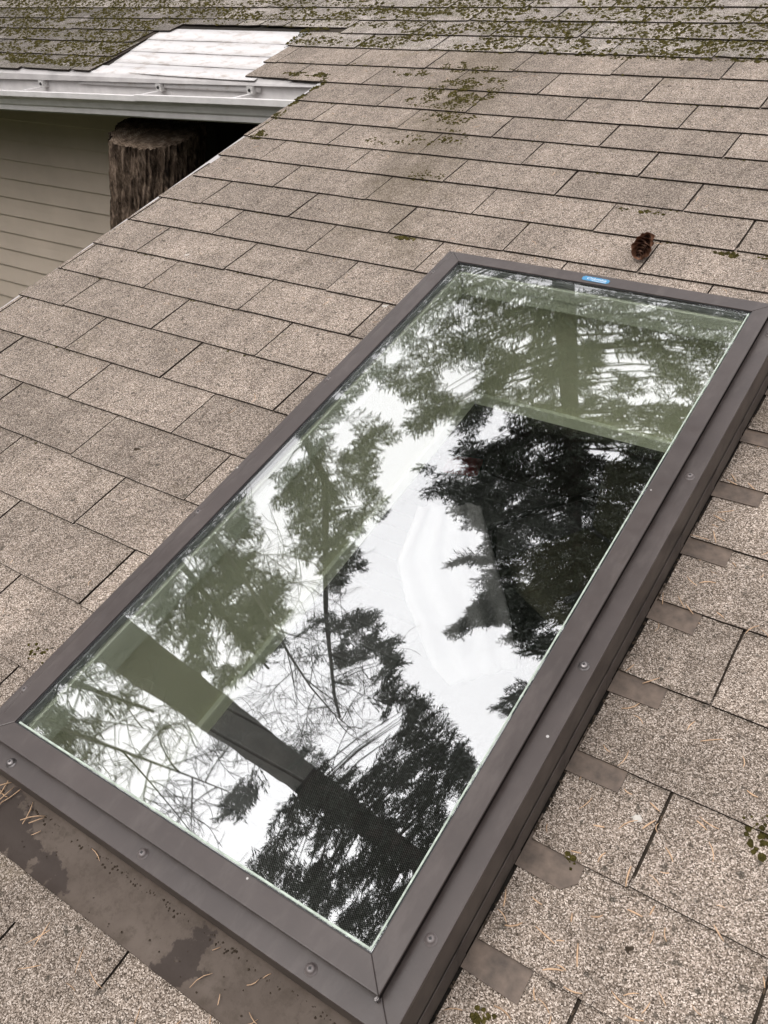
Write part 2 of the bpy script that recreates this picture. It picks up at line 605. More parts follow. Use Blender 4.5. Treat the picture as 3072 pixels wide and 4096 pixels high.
# fascia, soffit
def eave_pt(X):
    return EY + .0383 * (X + .17), .264 + .0204 * (X + .2)
y0, z0e = eave_pt(-4.2)
y1, z1e = eave_pt(RAKE - .004)
bm = bmesh.new()
pts = []
for X, yy, zz in ((-4.2, y0, z0e), (RAKE - .004, y1, z1e)):
    pts.append([bm.verts.new((X, yy + a, Z0 + zz + b)) for a, b in ((.006, .034), (.006, -.10), (.026, -.10), (.026, .034))])
for i in range(4):
    bm.faces.new((pts[0][i], pts[0][(i + 1) % 4], pts[1][(i + 1) % 4], pts[1][i]))
bm.faces.new(pts[0][::-1]); bm.faces.new(pts[1])
bm_obj("fascia", bm, M_WHITE, None, house)
bm = bmesh.new()
bm_prism(bm, [(-4.2, y0 + .027), (RAKE - .004, y1 + .027), (RAKE - .004, WALLY - .021), (-4.2, WALLY - .021)], Z0 + .155, Z0 + .170)
bm_obj("soffit", bm, M_SOFFIT, None, house)
# white drip edge along the rake and dull drip edge into the gutter
box("rake_drip_edge", (RAKE - .010, RAKE + .012, VLO, 1.315, -.0125, -.010), M_DRIP, roofM(), house)
box("rake_fascia", (RAKE - .0095, RAKE - .0015, VLO, 1.30, -.19, -.013), M_DRIP, roofM(), house)
vs_, fs_ = [], []
xs = np.linspace(-4.2, RAKE - .024, 40)
for X in xs:
    ve = v_eave(X)
    wob = .003 * noise.noise(Vector((X * 7, 0, 0)))
    p1 = W(X, ve + .05, -.0118)
    p2 = W(X, ve - .006, -.0118)
    yy, zz = eave_pt(X)
    p3 = Vector((X, yy - .020 + wob, p2.z - .012))
    p4 = Vector((X, yy - .024 + wob, Z0 + zz + .028))
    vs_ += [p1, p2, p3, p4]
for i in range(len(xs) - 1):
    for k in range(3):
        fs_.append((i * 4 + k, i * 4 + k + 1, i * 4 + 5 + k, i * 4 + 4 + k))
o = obj("eave_drip_edge", mesh("eave_drip_edge", vs_, fs_, M_DRIP), None, house)
md = o.modifiers.new("thick", 'SOLIDIFY'); md.thickness = .0012

# ------------------------------------------------------------------ shingles
TAB, EXPO = .305, .1283
def vline(k, ui):
    if k <= 9: off = 0.0
    elif k == 10: off = .11
    elif k == 11: off = .20 + .05 * ui
    else: off = .30 + .045 * ui
    return (k + off) * EXPO

def sheet_right(v):
    return -.497 - .135 * (v - 1.305)
SH_L = (-1.243, -.150)   # sheet left edge: u at v=1.28 and slope
def sheet_left(v):
    return -1.243 - .155 * (v - 1.28)
SHEET_TOP = 1.722
TT = .0043

tabs = []     # (u0,u1,v0,v1, old, kind)
for k in range(-13, 24):
    for side in ('R', 'L'):
        if side == 'L' and k < 10:
            continue
        ph = (0.5 if k % 2 else 0.0) + (0.28 if k >= 12 else 0.0)
        if side == 'L':
            ph = 0.0 if k % 2 else 0.45
        for j in range(-15, 12):
            u0, u1 = (j + ph) * TAB, (j + 1 + ph) * TAB
            if side == 'R':
                lo = RAKE + random.uniform(-.006, .003)
                if k >= 10:
                    vm = k * EXPO + .03
                    lo = sheet_right(vm) + random.uniform(-.006, .006) if vm < SHEET_TOP - .06 else -.62
                    if vm >= SHEET_TOP - .06 and k >= 13: lo = -.80
                u0 = max(u0, lo)
            else:
                vm = k * EXPO + .04
                hi = sheet_left(vm) - .022 + random.uniform(-.006, .006) if vm < SHEET_TOP - .06 else -.62
                if vm >= SHEET_TOP - .06 and k >= 13: hi = -.80
                u1 = min(u1, hi)
            if u1 - u0 < .012 or u0 > U1:
                continue
            um = (u0 + u1) / 2
            v0a, v1a = vline(k, um / TAB), vline(k + 1, um / TAB)
            if k >= 10 and um < RAKE - .02 or side == 'L':
                if k == 10:
                    v0a = v_eave(um) - .013
            lc = v1a - v0a + .016
            v1a += .130
            if k >= 13 and um > -1.35 and um < -.5 and v0a < SHEET_TOP + .035:
                v0a = SHEET_TOP + .028 + random.uniform(-.004, .004)
                if v1a - v0a < .03:
                    continue
            old = (k >= 12) or side == 'L'
            # cut away the skylight footprint
            a0, a1, b0, b1 = SK[0] - .004, SK[1] + .003, -.925, SK[3] + .002
            if u0 < a1 and u1 > a0 and v0a < b1 and v1a > b0:
                if u0 < a0 - .01: tabs.append((u0, a0, v0a, v1a, old, lc))
                if u1 > a1 + .01: tabs.append((a1, u1, v0a, v1a, old, lc))
                uu0, uu1 = max(u0, a0), min(u1, a1)
                if v1a > b1 + .012 and v0a < b1: tabs.append((uu0, uu1, max(v0a, b1), v1a, old, lc, v0a))
                if v0a < b0 - .012: tabs.append((uu0, uu1, v0a, b0, old, lc))
            else:
                tabs.append((u0, u1, v0a, v1a, old, lc))

def tab_geo(u0, u1, v0, v1, old, lc, vref=None):
    """a thin tab tilted onto the course below, with an uneven lower edge and a slot either side"""
    w, l = u1 - u0, v1 - v0
    vref = v0 if vref is None else vref
    nx = max(2, int(w / .044))
    ny = 3
    g_ = random.uniform(.0013, .0026) * (1.6 if old else 1.0)
    j_ = .0016 if old else .0009
    lift = [random.uniform(0, .0022 if old else .0012) for _ in range(2)]
    dv = random.uniform(-.0018, .0018)
    vs_, fs_, mi = [], [], []
    idx = {}
    tr_ = [0, .5 * (vref + lc - v0) / l, (vref + lc - v0) / l, 1.0]
    if not (0 < tr_[2] < .97): tr_ = [0, .33, .67, 1.0]
    def hz(t):       # t=0 lower edge, 1 where the next course begins to cover it
        return HT + .0008 + (1 - (v0 + l * t - vref) / lc) * TT
    ph = random.random() * 50
    for iy in range(ny + 1):
        t = tr_[iy]
        for ix in range(nx + 1):
            s = ix / nx
            u = u0 + g_ + (w - 2 * g_) * s
            v = v0 + l * t
            if iy == 0:
                v += dv + j_ * 1.4 * noise.noise(Vector((u * 40, ph, 0)))
                if old and ix in (0, nx):
                    v += random.uniform(.001, .006)
            if ix in (0, nx):
                u += random.uniform(-j_, j_)
            h = hz(t) + TT + (lift[0] * (1 - s) + lift[1] * s) * (1 - t) ** 3
            idx[(iy, ix)] = len(vs_)
            vs_.append((u, v, h))
    top = len(vs_)
    for iy in range(ny):
        for ix in range(nx):
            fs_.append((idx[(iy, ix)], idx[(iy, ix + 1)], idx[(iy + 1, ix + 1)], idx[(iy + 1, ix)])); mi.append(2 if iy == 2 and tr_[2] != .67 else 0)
    ring = [(0, ix) for ix in range(nx + 1)] + [(iy, nx) for iy in range(1, ny + 1)]
    left = [(iy, 0) for iy in range(ny, -1, -1)]
    for seq in (ring, left):
        low = {}
        for q in seq:
            x, y_, z = vs_[idx[q]]
            low[q] = len(vs_)
            vs_.append((x, y_ + .0006, z - TT))
        for a, b in zip(seq[:-1], seq[1:]):
            fs_.append((idx[b], idx[a], low[a], low[b])); mi.append(1)
    return vs_, fs_, mi

vis, rest = [], []
for t in tabs:
    c = W((t[0] + t[1]) / 2, (t[2] + t[3]) / 2, 0)
    best = 0
    inside = False
    for (a, b) in ((t[0], t[2]), (t[1], t[2]), (t[0], t[2] + .12), (t[1], t[2] + .12), ((t[0] + t[1]) / 2, t[2] + .06)):
        q = project(W(a, b, 0))
        if q and -4 < q[0] < 772 and -4 < q[1] < 1028:
            inside = True
    area = (t[1] - t[0]) * min(t[3] - t[2], t[5]) / max(.2, (c - CAM_P).length) ** 3
    (vis if inside else rest).append((area, t))
vis.sort(key=lambda x: -x[0])
rest += vis[290:]
vis = vis[:290]
for _, t in vis:
    v_, f__, mi_ = tab_geo(*t)
    ox, oy = (t[0] + t[1]) / 2, t[2]
    v_ = [(a - ox, b - oy, c) for a, b, c in v_]
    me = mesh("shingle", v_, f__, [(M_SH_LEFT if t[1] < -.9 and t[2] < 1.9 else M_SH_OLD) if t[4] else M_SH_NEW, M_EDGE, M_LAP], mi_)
    obj("shingle", me, roofM() @ Matrix.Translation((ox, oy, 0)), roof)
av, af, am = [], [], []
for _, t in rest:
    v_, f__, mi_ = tab_geo(*t)
    b = len(av)
    av += v_
    af += [tuple(i + b for i in f) for f in f__]
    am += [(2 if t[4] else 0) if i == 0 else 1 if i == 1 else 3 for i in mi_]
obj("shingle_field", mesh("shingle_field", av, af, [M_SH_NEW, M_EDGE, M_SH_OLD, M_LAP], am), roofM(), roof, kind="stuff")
print("shingles", len(vis), len(rest))

# ------------------------------------------------------------------ skylight
sky_root = empty("skylight", roofM((SK[0] + SK[1]) / 2, (SK[2] + SK[3]) / 2, 0), "bronze framed rectangular skylight with reflective glass set in the shingles", "skylight")
RM = roofM()
def ring(name, outer, inner, z0, z1, mat, bev=.0012, seg=2, gap=.00004):
    """four mitred bars; outer/inner = u0,u1,v0,v1"""
    O = [(outer[0], outer[2]), (outer[1], outer[2]), (outer[1], outer[3]), (outer[0], outer[3])]
    I = [(inner[0], inner[2]), (inner[1], inner[2]), (inner[1], inner[3]), (inner[0], inner[3])]
    res = []
    for i in range(4):
        j = (i + 1) % 4
        d = Vector((O[j][0] - O[i][0], O[j][1] - O[i][1])).normalized() * gap
        q = [(O[i][0] + d.x, O[i][1] + d.y), (O[j][0] - d.x, O[j][1] - d.y), (I[j][0] - d.x, I[j][1] - d.y), (I[i][0] + d.x, I[i][1] + d.y)]
        bm = bmesh.new()
        bm_prism(bm, q, z0, z1)
        if bev:
            bmesh.ops.bevel(bm, geom=[e for e in bm.edges if abs(e.verts[0].co.z - e.verts[1].co.z) < 1e-6], offset=bev, segments=seg, affect='EDGES', profile=.5)
        res.append(bm_obj(name, bm, mat, RM, sky_root))
    return res

UP_O = (0.914, 1.530, -.8865, .3215)
UP_I = (0.941, 1.503, -.8585, .2945)
ring("cap_bar", UP_O, UP_I, .0975, .1010, M_FRAME)
ring("cap_body", (UP_O[0] + .0018, UP_O[1] - .0018, UP_O[2] + .0018, UP_O[3] - .0018), (UP_I[0] - .0003, UP_I[1] + .0003, UP_I[2] - .0003, UP_I[3] + .0003), .0858, .0973, M_REVEAL, 0)
ring("flange_bar", SK, (0.925, 1.519, -.874, .308), .079, .0855, M_FRAME)
# skirt of the flange, hanging below its outer edge
ring("skirt", (SK[0] + .0006, SK[1] - .0006, SK[2] + .0006, SK[3] - .0006), (SK[0] + .003, SK[1] - .003, SK[2] + .003, SK[3] - .003), .033, .0788, M_SKIRT, .0005, 1)
ring("curb", (SK[0] + .0065, SK[1] - .0065, SK[2] + .0065, SK[3] - .0065), (0.8985, 1.5466, -.8985, .3385), -.02, .0785, M_SKIRT, 0)
# glazing: two panes, black spacer between them, pale edge seal under the cap
def pane(z0, z1):
    box("glass_pane", (0.9412, 1.5028, -.8583, .2943, z0, z1), M_GLASS, RM, sky_root)
pane(.0935, .0970)
pane(.0800, .0835)
ring("glazing_seal", (.9405, 1.5035, -.859, .295), (.9424, 1.5016, -.8573, .2933), .0972, .0988, M_GASKET, 0)
ring("spacer_bar", (.9411, 1.5029, -.8584, .2944), (.9440, 1.5000, -.8555, .2915), .0838, .0932, M_SPACER, 0)
for nm, b in (("edge_seal", (.9450, 1.5000, -.8560, -.8536, .0972, .0982)), ("edge_seal", (1.4982, 1.5002, -.8535, .290, .0972, .0982))):
    box(nm, b, M_SEAL, RM, sky_root)

# screws on the flange
def screw(u, v, mat, rz):
    M = RM @ Matrix.Translation((u, v, .0855)) @ Matrix.Rotation(rz, 4, 'Z')
    bm = bmesh.new()
    segs, rr = 16, .0052
    prof = [(rr * 1.35, 0), (rr * 1.3, .0008), (rr, .0011), (rr * .96, .0026), (rr * .75, .0041), (rr * .4, .0048)]
    rows = [[bm.verts.new((r * math.cos(2 * PI * i / segs), r * math.sin(2 * PI * i / segs), z)) for i in range(segs)] for r, z in prof]
    for a, b in zip(rows[:-1], rows[1:]):
        for i in range(segs):
            bm.faces.new((a[i], a[(i + 1) % segs], b[(i + 1) % segs], b[i]))
    bm.faces.new(rows[-1])
    s = bm_obj("screw", bm, mat, M, sky_root, smooth=True)
    box("screw_socket", (-.0015, .0015, -.0015, .0015, .0046, .0050), M_SOCKET, M, s)
for v_ in (-.815, -.455, -.100, .262):
    screw(1.5425, v_, M_SCREW if v_ == -.455 else M_SCREWD, random.random())
for u_ in (.972, 1.212, 1.453):
    screw(u_, -.8985, M_SCREW if u_ < 1 else M_SCREWD, random.random())
for v_ in (-.815, -.455, -.100, .262):
    screw(.9005, v_, M_SCREWD, random.random())
for u_ in (.972, 1.212, 1.453):
    screw(u_, .3345, M_SCREWD, random.random())
# bent bare tip of metal at the near corner
bm = bmesh.new()
bm_prism(bm, [(1.5245, -.8905), (1.5290, -.8900), (1.5285, -.8850), (1.5262, -.8845)], .0858, .0945)
bmesh.ops.bevel(bm, geom=bm.edges[:], offset=.0012, segments=2, affect='EDGES')
bm_obj("corner_clip", bm, M_SCREW, RM, sky_root)

# maker's sticker on the upper bar
stick = empty("sticker", RM @ Matrix.Translation((1.222, .3080, .1011)) @ Matrix.Rotation(-.03, 4, 'Z'), parent=sky_root)
SM = WM[stick]
bm = bmesh.new()
bm_box(bm, -.026, .026, -.0068, .0068, 0, .0003)
bmesh.ops.bevel(bm, geom=[e for e in bm.edges if abs(e.verts[0].co.z - e.verts[1].co.z) > 1e-5], offset=.0025, segments=4, affect='EDGES')
bm_obj("sticker_film", bm, M_BLUE, SM, stick)
cu = bpy.data.curves.new("lettering", 'FONT')
cu.body = "Columbia"
cu.size = .0098
cu.shear = .35
cu.align_x = 'CENTER'
cu.align_y = 'CENTER'
cu.extrude = .00008
cu.offset = .0
tmp = bpy.data.objects.new("lettering_tmp", cu)
COL.objects.link(tmp)
bpy.context.view_layer.update()
tme = bpy.data.meshes.new_from_object(tmp.evaluated_get(bpy.context.evaluated_depsgraph_get()))
bpy.data.objects.remove(tmp)
tme.materials.clear()
tme.materials.append(M_WHITEINK)
obj("lettering", tme, SM @ Matrix.Translation((.001, .0008, .0005)), stick)
box("underline", (-.006, .021, -.0052, -.0042, .00035, .0005), M_WHITEINK, SM, stick)

# flashing on the roof round the skylight
bm = bmesh.new()
n_ = 48
rows = []
for iy, (v_, h_) in enumerate(((-.9795, -.0010), (-.979, .0002), (-.95, .0006), (-.915, .0030), (-.9055, .0080), (-.9052, .036))):
    rows.append([bm.verts.new((.83 + .80 * i / n_, v_ + (.0012 * noise.noise(Vector((i * .4, 3, 0))) if iy < 2 else 0), h_ + (.0012 * noise.noise(Vector((i * .35, iy * .7, 5))) if 0 < iy < 4 else 0))) for i in range(n_ + 1)])
for a, b in zip(rows[:-1], rows[1:]):
    for i in range(n_):
        bm.faces.new((a[i], a[i + 1], b[i + 1], b[i]))
ap = bm_obj("apron_flashing", bm, M_FLASH, RM, sky_root, smooth=True)
md = ap.modifiers.new("thick", 'SOLIDIFY'); md.thickness = .001; md.offset = -1
for i, k in enumerate(range(-7, 3)):
    vt = k * EXPO + .004
    wdt = .066 + random.uniform(-.003, .003)
    depth = .038 + random.uniform(-.003, .003)
    # flat leg slips under the course above, upright leg stands against the curb
    bm = bmesh.new()
    dd = random.uniform(-.003, .003)
    h0 = -.0048
    q = [(1.5575, vt - depth, h0), (1.5575 + wdt, vt - depth + dd, h0), (1.5575 + wdt, vt + .002, -.0064), (1.5575 + wdt, vt + .03, -.0074), (1.5575, vt + .03, -.0074), (1.5575, vt + .002, -.0064)]
    if k == -5: q.insert(2, (1.5575 + wdt + .002, vt - depth + .014, -.0054)); q[1] = (1.5575 + wdt - .012, vt - depth - .001, h0)
    a = [bm.verts.new(p) for p in q]
    bm.faces.new(a[:len(a) - 3] + [a[-1]])
    bm.faces.new(a[-4:])
    up = [bm.verts.new((1.5568, vt - depth, .032)), bm.verts.new((1.5568, vt + .105, .032))]
    e = bm.verts.new((1.5568, vt + .105, -.004))
    a0 = bm.verts.new((1.5572, vt - depth, .0018))
    fu = bm.faces.new((a0, e, up[1], up[0]))
    fu.material_index = 1
    s = bm_obj("step_flashing", bm, [M_STEP, M_SKIRT], RM, sky_root)
    md = s.modifiers.new("thick", 'SOLIDIFY'); md.thickness = .0009; md.offset = -1

# ------------------------------------------------------------------ light shaft below the glass
shaft = empty("light_shaft", roofM(1.22, -.28, -.28), "sage green painted light shaft lining below the skylight glass", "light shaft")
S0 = (.905, 1.545, -.8935, .3365)
SR = S0
box("shaft_panel", (S0[0] - .006, S0[0], S0[2], S0[3], -.279, .0785), M_SAGE, RM, shaft)
box("shaft_panel", (S0[1], S0[1] + .0012, S0[2], S0[3], -.279, .0785), M_SAGE, RM, shaft)
box("shaft_panel", (S0[0] - .006, S0[1] + .0012, S0[3] + .0001, S0[3] + .0016, -.279, .0785), M_SAGE, RM, shaft)
box("shaft_panel", (S0[0] - .006, S0[1] + .0012, S0[2] - .0045, S0[2] - .0001, -.279, .0785), M_SAGE, RM, shaft)
def shaft_ring(name, inner, z0, z1, mat, t=.012):
    u0, u1, v0, v1 = inner
    O0, O1, P0, P1 = .9056, 1.5444, -.8929, .3359
    box(name, (O0, u0, P0, P1, z0, z1), mat, RM, shaft, bev=.0012)
    box(name, (u1, O1, P0, P1, z0, z1), mat, RM, shaft, bev=.0012)
    box(name, (u0 + .0005, u1 - .0005, v1, P1, z0, z1), mat, RM, shaft, bev=.0012)
    box(name, (u0 + .0005, u1 - .0005, P0, v0, z0, z1), mat, RM, shaft, bev=.0012)
shaft_ring("frame_rail", (.9480, 1.4960, -.8515, .2875), .0555, .0795, M_SAGE2, .045)
shaft_ring("frame_rail", (.9450, 1.4990, -.8545, .2905), .0290, .0550, M_SAGE2, .040)
box("batten", (S0[0] + .0002, S0[0] + .014, S0[2] + .02, S0[3] - .03, -.002, .018), M_SAGE2, RM, shaft, bev=.0015)
# rounded corner strip and bottom edge trim
box("corner_trim", (S0[0] + .0002, S0[0] + .032, S0[3] - .008, S0[3] - .0002, -.278, .0280), M_SAGE2, RM, shaft, bev=.003, seg=2)
for b in ((S0[0] + .0002, S0[0] + .010, S0[2] + .001, S0[3] - .0085, -.292, -.262), (S0[1] - .010, S0[1] - .0002, S0[2] + .001, S0[3] - .0085, -.292, -.262),
          (S0[0] + .0105, S0[1] - .0105, S0[3] - .0105, S0[3] - .0005, -.292, -.262), (S0[0] + .0105, S0[1] - .0105, S0[2] + .0005, S0[2] + .0105, -.292, -.262)):
    box("edge_trim", b, M_SAGE2, RM, shaft, bev=.0015)

# ------------------------------------------------------------------ white patch of sheets by the eave
patch = empty("sheet_patch", roofM(-.9, 1.5, HT), "white metal sheet strips patching a gap in shingles above the gutter", "sheet patch")
lines = [1.283, 1.374, 1.484, 1.600, SHEET_TOP]
for i in range(4):
    va, vb = lines[i], lines[i + 1] + (.014 if i < 3 else 0)
    n_ = 26
    vs_, fs_ = [], []
    for r in range(3):
        t = r / 2
        v_ = va + (vb - va) * t
        for q in range(n_ + 1):
            s = q / n_
            u = sheet_left(v_) + .012 + (sheet_right(v_) + .05 - sheet_left(v_) - .012) * s
            h = HT + .0012 + .0022 * (1 - t) + .0012 * i * 0 + .0016 * noise.noise(Vector((u * 6, v_ * 9, i))) * (1 - t)
            vs_.append((u, v_ + (.004 * noise.noise(Vector((u * 3, i * 4.1, 0))) if r == 0 else 0), h))
    for r in range(2):
        for q in range(n_):
            a = r * (n_ + 1) + q
            fs_.append((a, a + 1, a + n_ + 2, a + n_ + 1))
    s = obj("white_strip", mesh("white_strip", vs_, fs_, M_SHEET, smooth=True), RM, patch)
    md = s.modifiers.new("thick", 'SOLIDIFY'); md.thickness = .0010
# bent apron at its foot, over the edge into the gutter
vs_, fs_ = [], []
n_ = 30
for q in range(n_ + 1):
    s = q / n_
    for r, (dv, dz, dy, ua, ub) in enumerate(((.05, 0, 0, -1.268, -.44), (.004, 0, 0, -1.262, -.425), (-.006, 0, 0, -1.275, -.425), (0, -.018, -.012, -1.315, -.425), (0, -.044, -.020, -1.345, -.428))):
        u = ua + (ub - ua) * s
        ve = v_eave(u)
        if r < 3:
            p = W(u, ve + dv, HT + .0048 + .0010 * noise.noise(Vector((u * 5, r, 0))))
        else:
            p = W(u, ve - .006, HT + .0045) + Vector((0, dy + .002 * noise.noise(Vector((u * 6, 9, 0))), dz))
        vs_.append(p)
for q in range(n_):
    for r in range(4):
        a = q * 5 + r
        fs_.append((a, a + 1, a + 6, a + 5))
s = obj("bent_apron", mesh("bent_apron", vs_, fs_, M_SHEET, smooth=True), None, patch)
md = s.modifiers.new("thick", 'SOLIDIFY'); md.thickness = .0014

# ------------------------------------------------------------------ gutter
gutter = empty("gutter", Matrix.Translation((-1.0, EY - .06, Z0 + .17)), "white metal eaves gutter with hangers below the mossy shingles", "gutter")
gp = [(-.001, .030), (-.001, -.060), (-.004, -.0775), (-.010, -.078), (-.070, -.078), (-.078, -.077), (-.080, -.060), (-.0835, -.0565), (-.088, -.053), (-.092, -.045), (-.098, -.034), (-.107, -.0255), (-.115, -.0205), (-.1205, -.0195), (-.1215, -.018), (-.1215, -.001), (-.1205, 0), (-.111, 0), (-.110, -.002), (-.110, -.010)]
def trough(x0, x1, grow, dz):
    vs_, fs_ = [], []
    xs = np.linspace(x0, x1, 12)
    for X in xs:
        yy, zz = eave_pt(X)
        for (a, b) in gp:
            vs_.append((X, yy - .004 + a * (1 + grow) + grow * .02, Z0 + zz + b * (1 + grow) + dz + .0008 * noise.noise(Vector((X * 3, 0, 0)))))
    k_ = len(gp)
    for i in range(len(xs) - 1):
        for j in range(k_ - 1):
            fs_.append((i * k_ + j, i * k_ + j + 1, (i + 1) * k_ + j + 1, (i + 1) * k_ + j))
    o = obj("trough", mesh("trough", vs_, fs_, M_WHITE), None, gutter)
    md = o.modifiers.new("thick", 'SOLIDIFY'); md.thickness = .0012; md.offset = 0
    return o
trough(-4.2, -.86, 0, 0)
trough(-.915, RAKE - .024, .055, .0040)
for X in (-1.545, -.895, -.462):
    yy, zz = eave_pt(X)
    hg = empty("hanger", Matrix.Translation((X, yy, Z0 + zz + .0105)), parent=gutter)
    HM = WM[hg]
    bm = bmesh.new()
    bm_box(bm, -.013, .013, -.030, -.0062, -.010, -.0082)
    bm_box(bm, -.013, .013, -.031, -.0295, -.0082, .016)
    bm_box(bm, -.013, -.0115, -.0290, -.0062, -.0082, .014)
    bm_box(bm, .0115, .013, -.0290, -.0062, -.0082, .014)
    bm_box(bm, -.013, .013, -.0290, -.0062, .0142, .0156)
    bm_obj("bracket", bm, M_STEEL, HM, hg)
    bm = bmesh.new()
    bm_box(bm, -.008, .006, -.1115, -.0315, -.0100, -.0072)
    bm_obj("strap", bm, M_WHITE, HM, hg)
    bm = bmesh.new()
    bmesh.ops.create_cone(bm, cap_ends=True, segments=10, radius1=.0055, radius2=.0045, depth=.004, matrix=Matrix.Translation((0, -.0335, .004)) @ Matrix.Rotation(PI / 2, 4, 'X'))
    bm_obj("bolt", bm, M_SOCKET, HM, hg)
yy, zz = eave_pt(-1.88)
box("paper_label", (-1.897, -1.868, yy - .0066, yy - .0062, Z0 + zz - .010, Z0 + zz + .014), simple("worn_paper", (.84, .83, .82), .8, .2, .15, 220), None, gutter)

# ------------------------------------------------------------------ cut tree trunk under the eave
SX, SY, ST = -1.130, 1.400, Z0 + .078
stump = empty("tree_stump", Matrix.Translation((SX - .31, SY - .34, 0)), "thick sawn off tree trunk with rough bark standing under the gutter", "tree stump")
na, nz_ = 190, 130
lean = Vector((-.11, -.125, 0))
tn = Vector((.74 * .22 - .06, -.67 * .22 - .05, 1)).normalized()     # tilt of the saw cut
def stump_r(a, z):
    ca, sa = math.cos(a), math.sin(a)
    q = Vector((ca * 1.0, sa * 1.0, z * .35))
    low = noise.noise(q * 1.3 + Vector((4, 1, 2))) * .020
    rid = 0
    for f, am in ((5.0, .010), (11.0, .011), (23.0, .007), (52.0, .004)):
        w = noise.noise(Vector((ca * f * .8, sa * f * .8, z * f * .42 + f)))
        rid += am * (1 - 2.2 * abs(w))
    flare = .10 * max(0, (-z - 1.9)) ** 2
    return .172 + low + rid + flare
vs_, fs_ = [], []
zs = np.concatenate([np.linspace(0, -.9, 100), np.linspace(-.95, -(ST), nz_ - 100)])
for i, z in enumerate(zs):
    for k in range(na):
        a = 2 * PI * k / na
        r = stump_r(a, z)
        x, y_ = r * math.cos(a), r * math.sin(a)
        top = -(tn.x * x + tn.y * y_) / tn.z * max(0, 1 + z / .5)
        vs_.append((SX + x + lean.x * -z, SY + y_ + lean.y * -z, ST + z + top))
for i in range(len(zs) - 1):
    for k in range(na):
        k2 = (k + 1) % na
        fs_.append((i * na + k, (i + 1) * na + k, (i + 1) * na + k2, i * na + k2))
Ms = Matrix.Translation((SX, SY, ST))
inv = Ms.inverted()
obj("bark", mesh("bark", [inv @ Vector(v) for v in vs_], fs_, M_BARK, smooth=False), Ms, stump)
vs_, fs_ = [(0, 0, .004)], []
for ri in range(1, 13):
    for k in range(na):
        a = 2 * PI * k / na
        r = (stump_r(a, 0) - .002) * ri / 12
        x, y_ = r * math.cos(a), r * math.sin(a)
        z = -(tn.x * x + tn.y * y_) / tn.z + .003 * noise.noise(Vector((x * 40, y_ * 40, 1))) + (.003 if ri < 12 else -.004)
        vs_.append((x, y_, z))
for k in range(na):
    fs_.append((0, 1 + k, 1 + (k + 1) % na))
for ri in range(11):
    for k in range(na):
        k2 = (k + 1) % na
        fs_.append((1 + ri * na + k, 1 + (ri + 1) * na + k, 1 + (ri + 1) * na + k2, 1 + ri * na + k2))
obj("sawn_top", mesh("sawn_top", vs_, fs_, M_CUT, smooth=True), Ms, stump)

# ------------------------------------------------------------------ things on the porch floor seen through the glass
mat_o = empty("woven_mat", Matrix.Translation((.62, 1.1, FLOOR)), "black woven outdoor mat lying on the dark deck boards", "mat")
mM = Matrix.Translation((-.105, .85, FLOOR + .001)) @ Matrix.Rotation(.083, 4, 'Z')
box("weave", (.006, 1.55, -1.3, 1.70, .001, .008), M_MAT, mM, mat_o)
box("binding", (-.012, .0055, -1.3, 1.70, .0005, .010), M_BLACKMETAL, mM, mat_o, bev=.002)

chair = empty("patio_chair", Matrix.Translation((.50, 2.25, FLOOR + .01)) @ Matrix.Rotation(-.5, 4, 'Z'), "olive cushioned black metal patio chair on the woven mat", "chair")
CM = WM[chair]
box("seat", (-.30, .30, -.30, .30, .30, .43), M_OLIVE, CM, chair, bev=.04, seg=3)
box("backrest", (-.30, .30, .24, .38, .44, .92), M_OLIVE, CM @ Matrix.Rotation(-.12, 4, 'X'), chair, bev=.05, seg=3)
for sx in (-1, 1):
    for sy in (-1, 1):
        v_, f__ = [], []
        tube(v_, f__, [(sx * .34, sy * .31, 0), (sx * .33, sy * .30, .3), (sx * .335, sy * .29, .60)], [.014, .014, .014], 8)
        obj("leg", mesh("leg", v_, f__, M_BLACKMETAL, smooth=True), CM, chair)
    v_, f__ = [], []
    tube(v_, f__, [(sx * .335, -.34, .60), (sx * .335, -.1, .615), (sx * .335, .34, .60)], [.017, .02, .017], 8)
    obj("armrest", mesh("armrest", v_, f__, M_BLACKMETAL, smooth=True), CM, chair)

# white cloth hanging over the chair side to the mat
ctrlL = [(-.26, 1.94, -1.75), (-.25, 1.71, -1.95), (-.13, 1.61, -2.10), (-.04, 1.58, -2.25), (.03, 1.57, -2.40), (.15, 1.55, -2.478)]
ctrlR = [(.02, 2.07, -1.72), (.17, 1.95, -1.90), (.24, 1.92, -2.05), (.30, 1.90, -2.20), (.34, 1.88, -2.38), (.38, 1.84, -2.478)]
vs_, fs_ = [], []
nr, nc = 40, 44
for i in range(nr + 1):
    t = i / nr * 5
    k_ = min(4, int(t)); fr = t - k_
    a = Vector(ctrlL[k_]).lerp(Vector(ctrlL[k_ + 1]), fr)
    b = Vector(ctrlR[k_]).lerp(Vector(ctrlR[k_ + 1]), fr)
    for j in range(nc + 1):
        s = j / nc
        p = a.lerp(b, s)
        fold = .022 * math.sin(s * 21 + .6 * math.sin(i * .2)) * (1 - .5 * i / nr) + .012 * noise.noise(Vector((s * 4, i * .12, 3)))
        p = p + Vector((.55, -.75, .1)) * fold
        p.z = max(p.z, -2.479) + Z0
        vs_.append(p)
for i in range(nr):
    for j in range(nc):
        a = i * (nc + 1) + j
        fs_.append((a, a + 1, a + nc + 2, a + nc + 1))
o = obj("white_cloth", mesh("white_cloth", vs_, fs_, M_CLOTH, smooth=True), None, label="white cloth hanging in soft folds beside the olive patio chair", cat="cloth")
md = o.modifiers.new("thick", 'SOLIDIFY'); md.thickness = .003

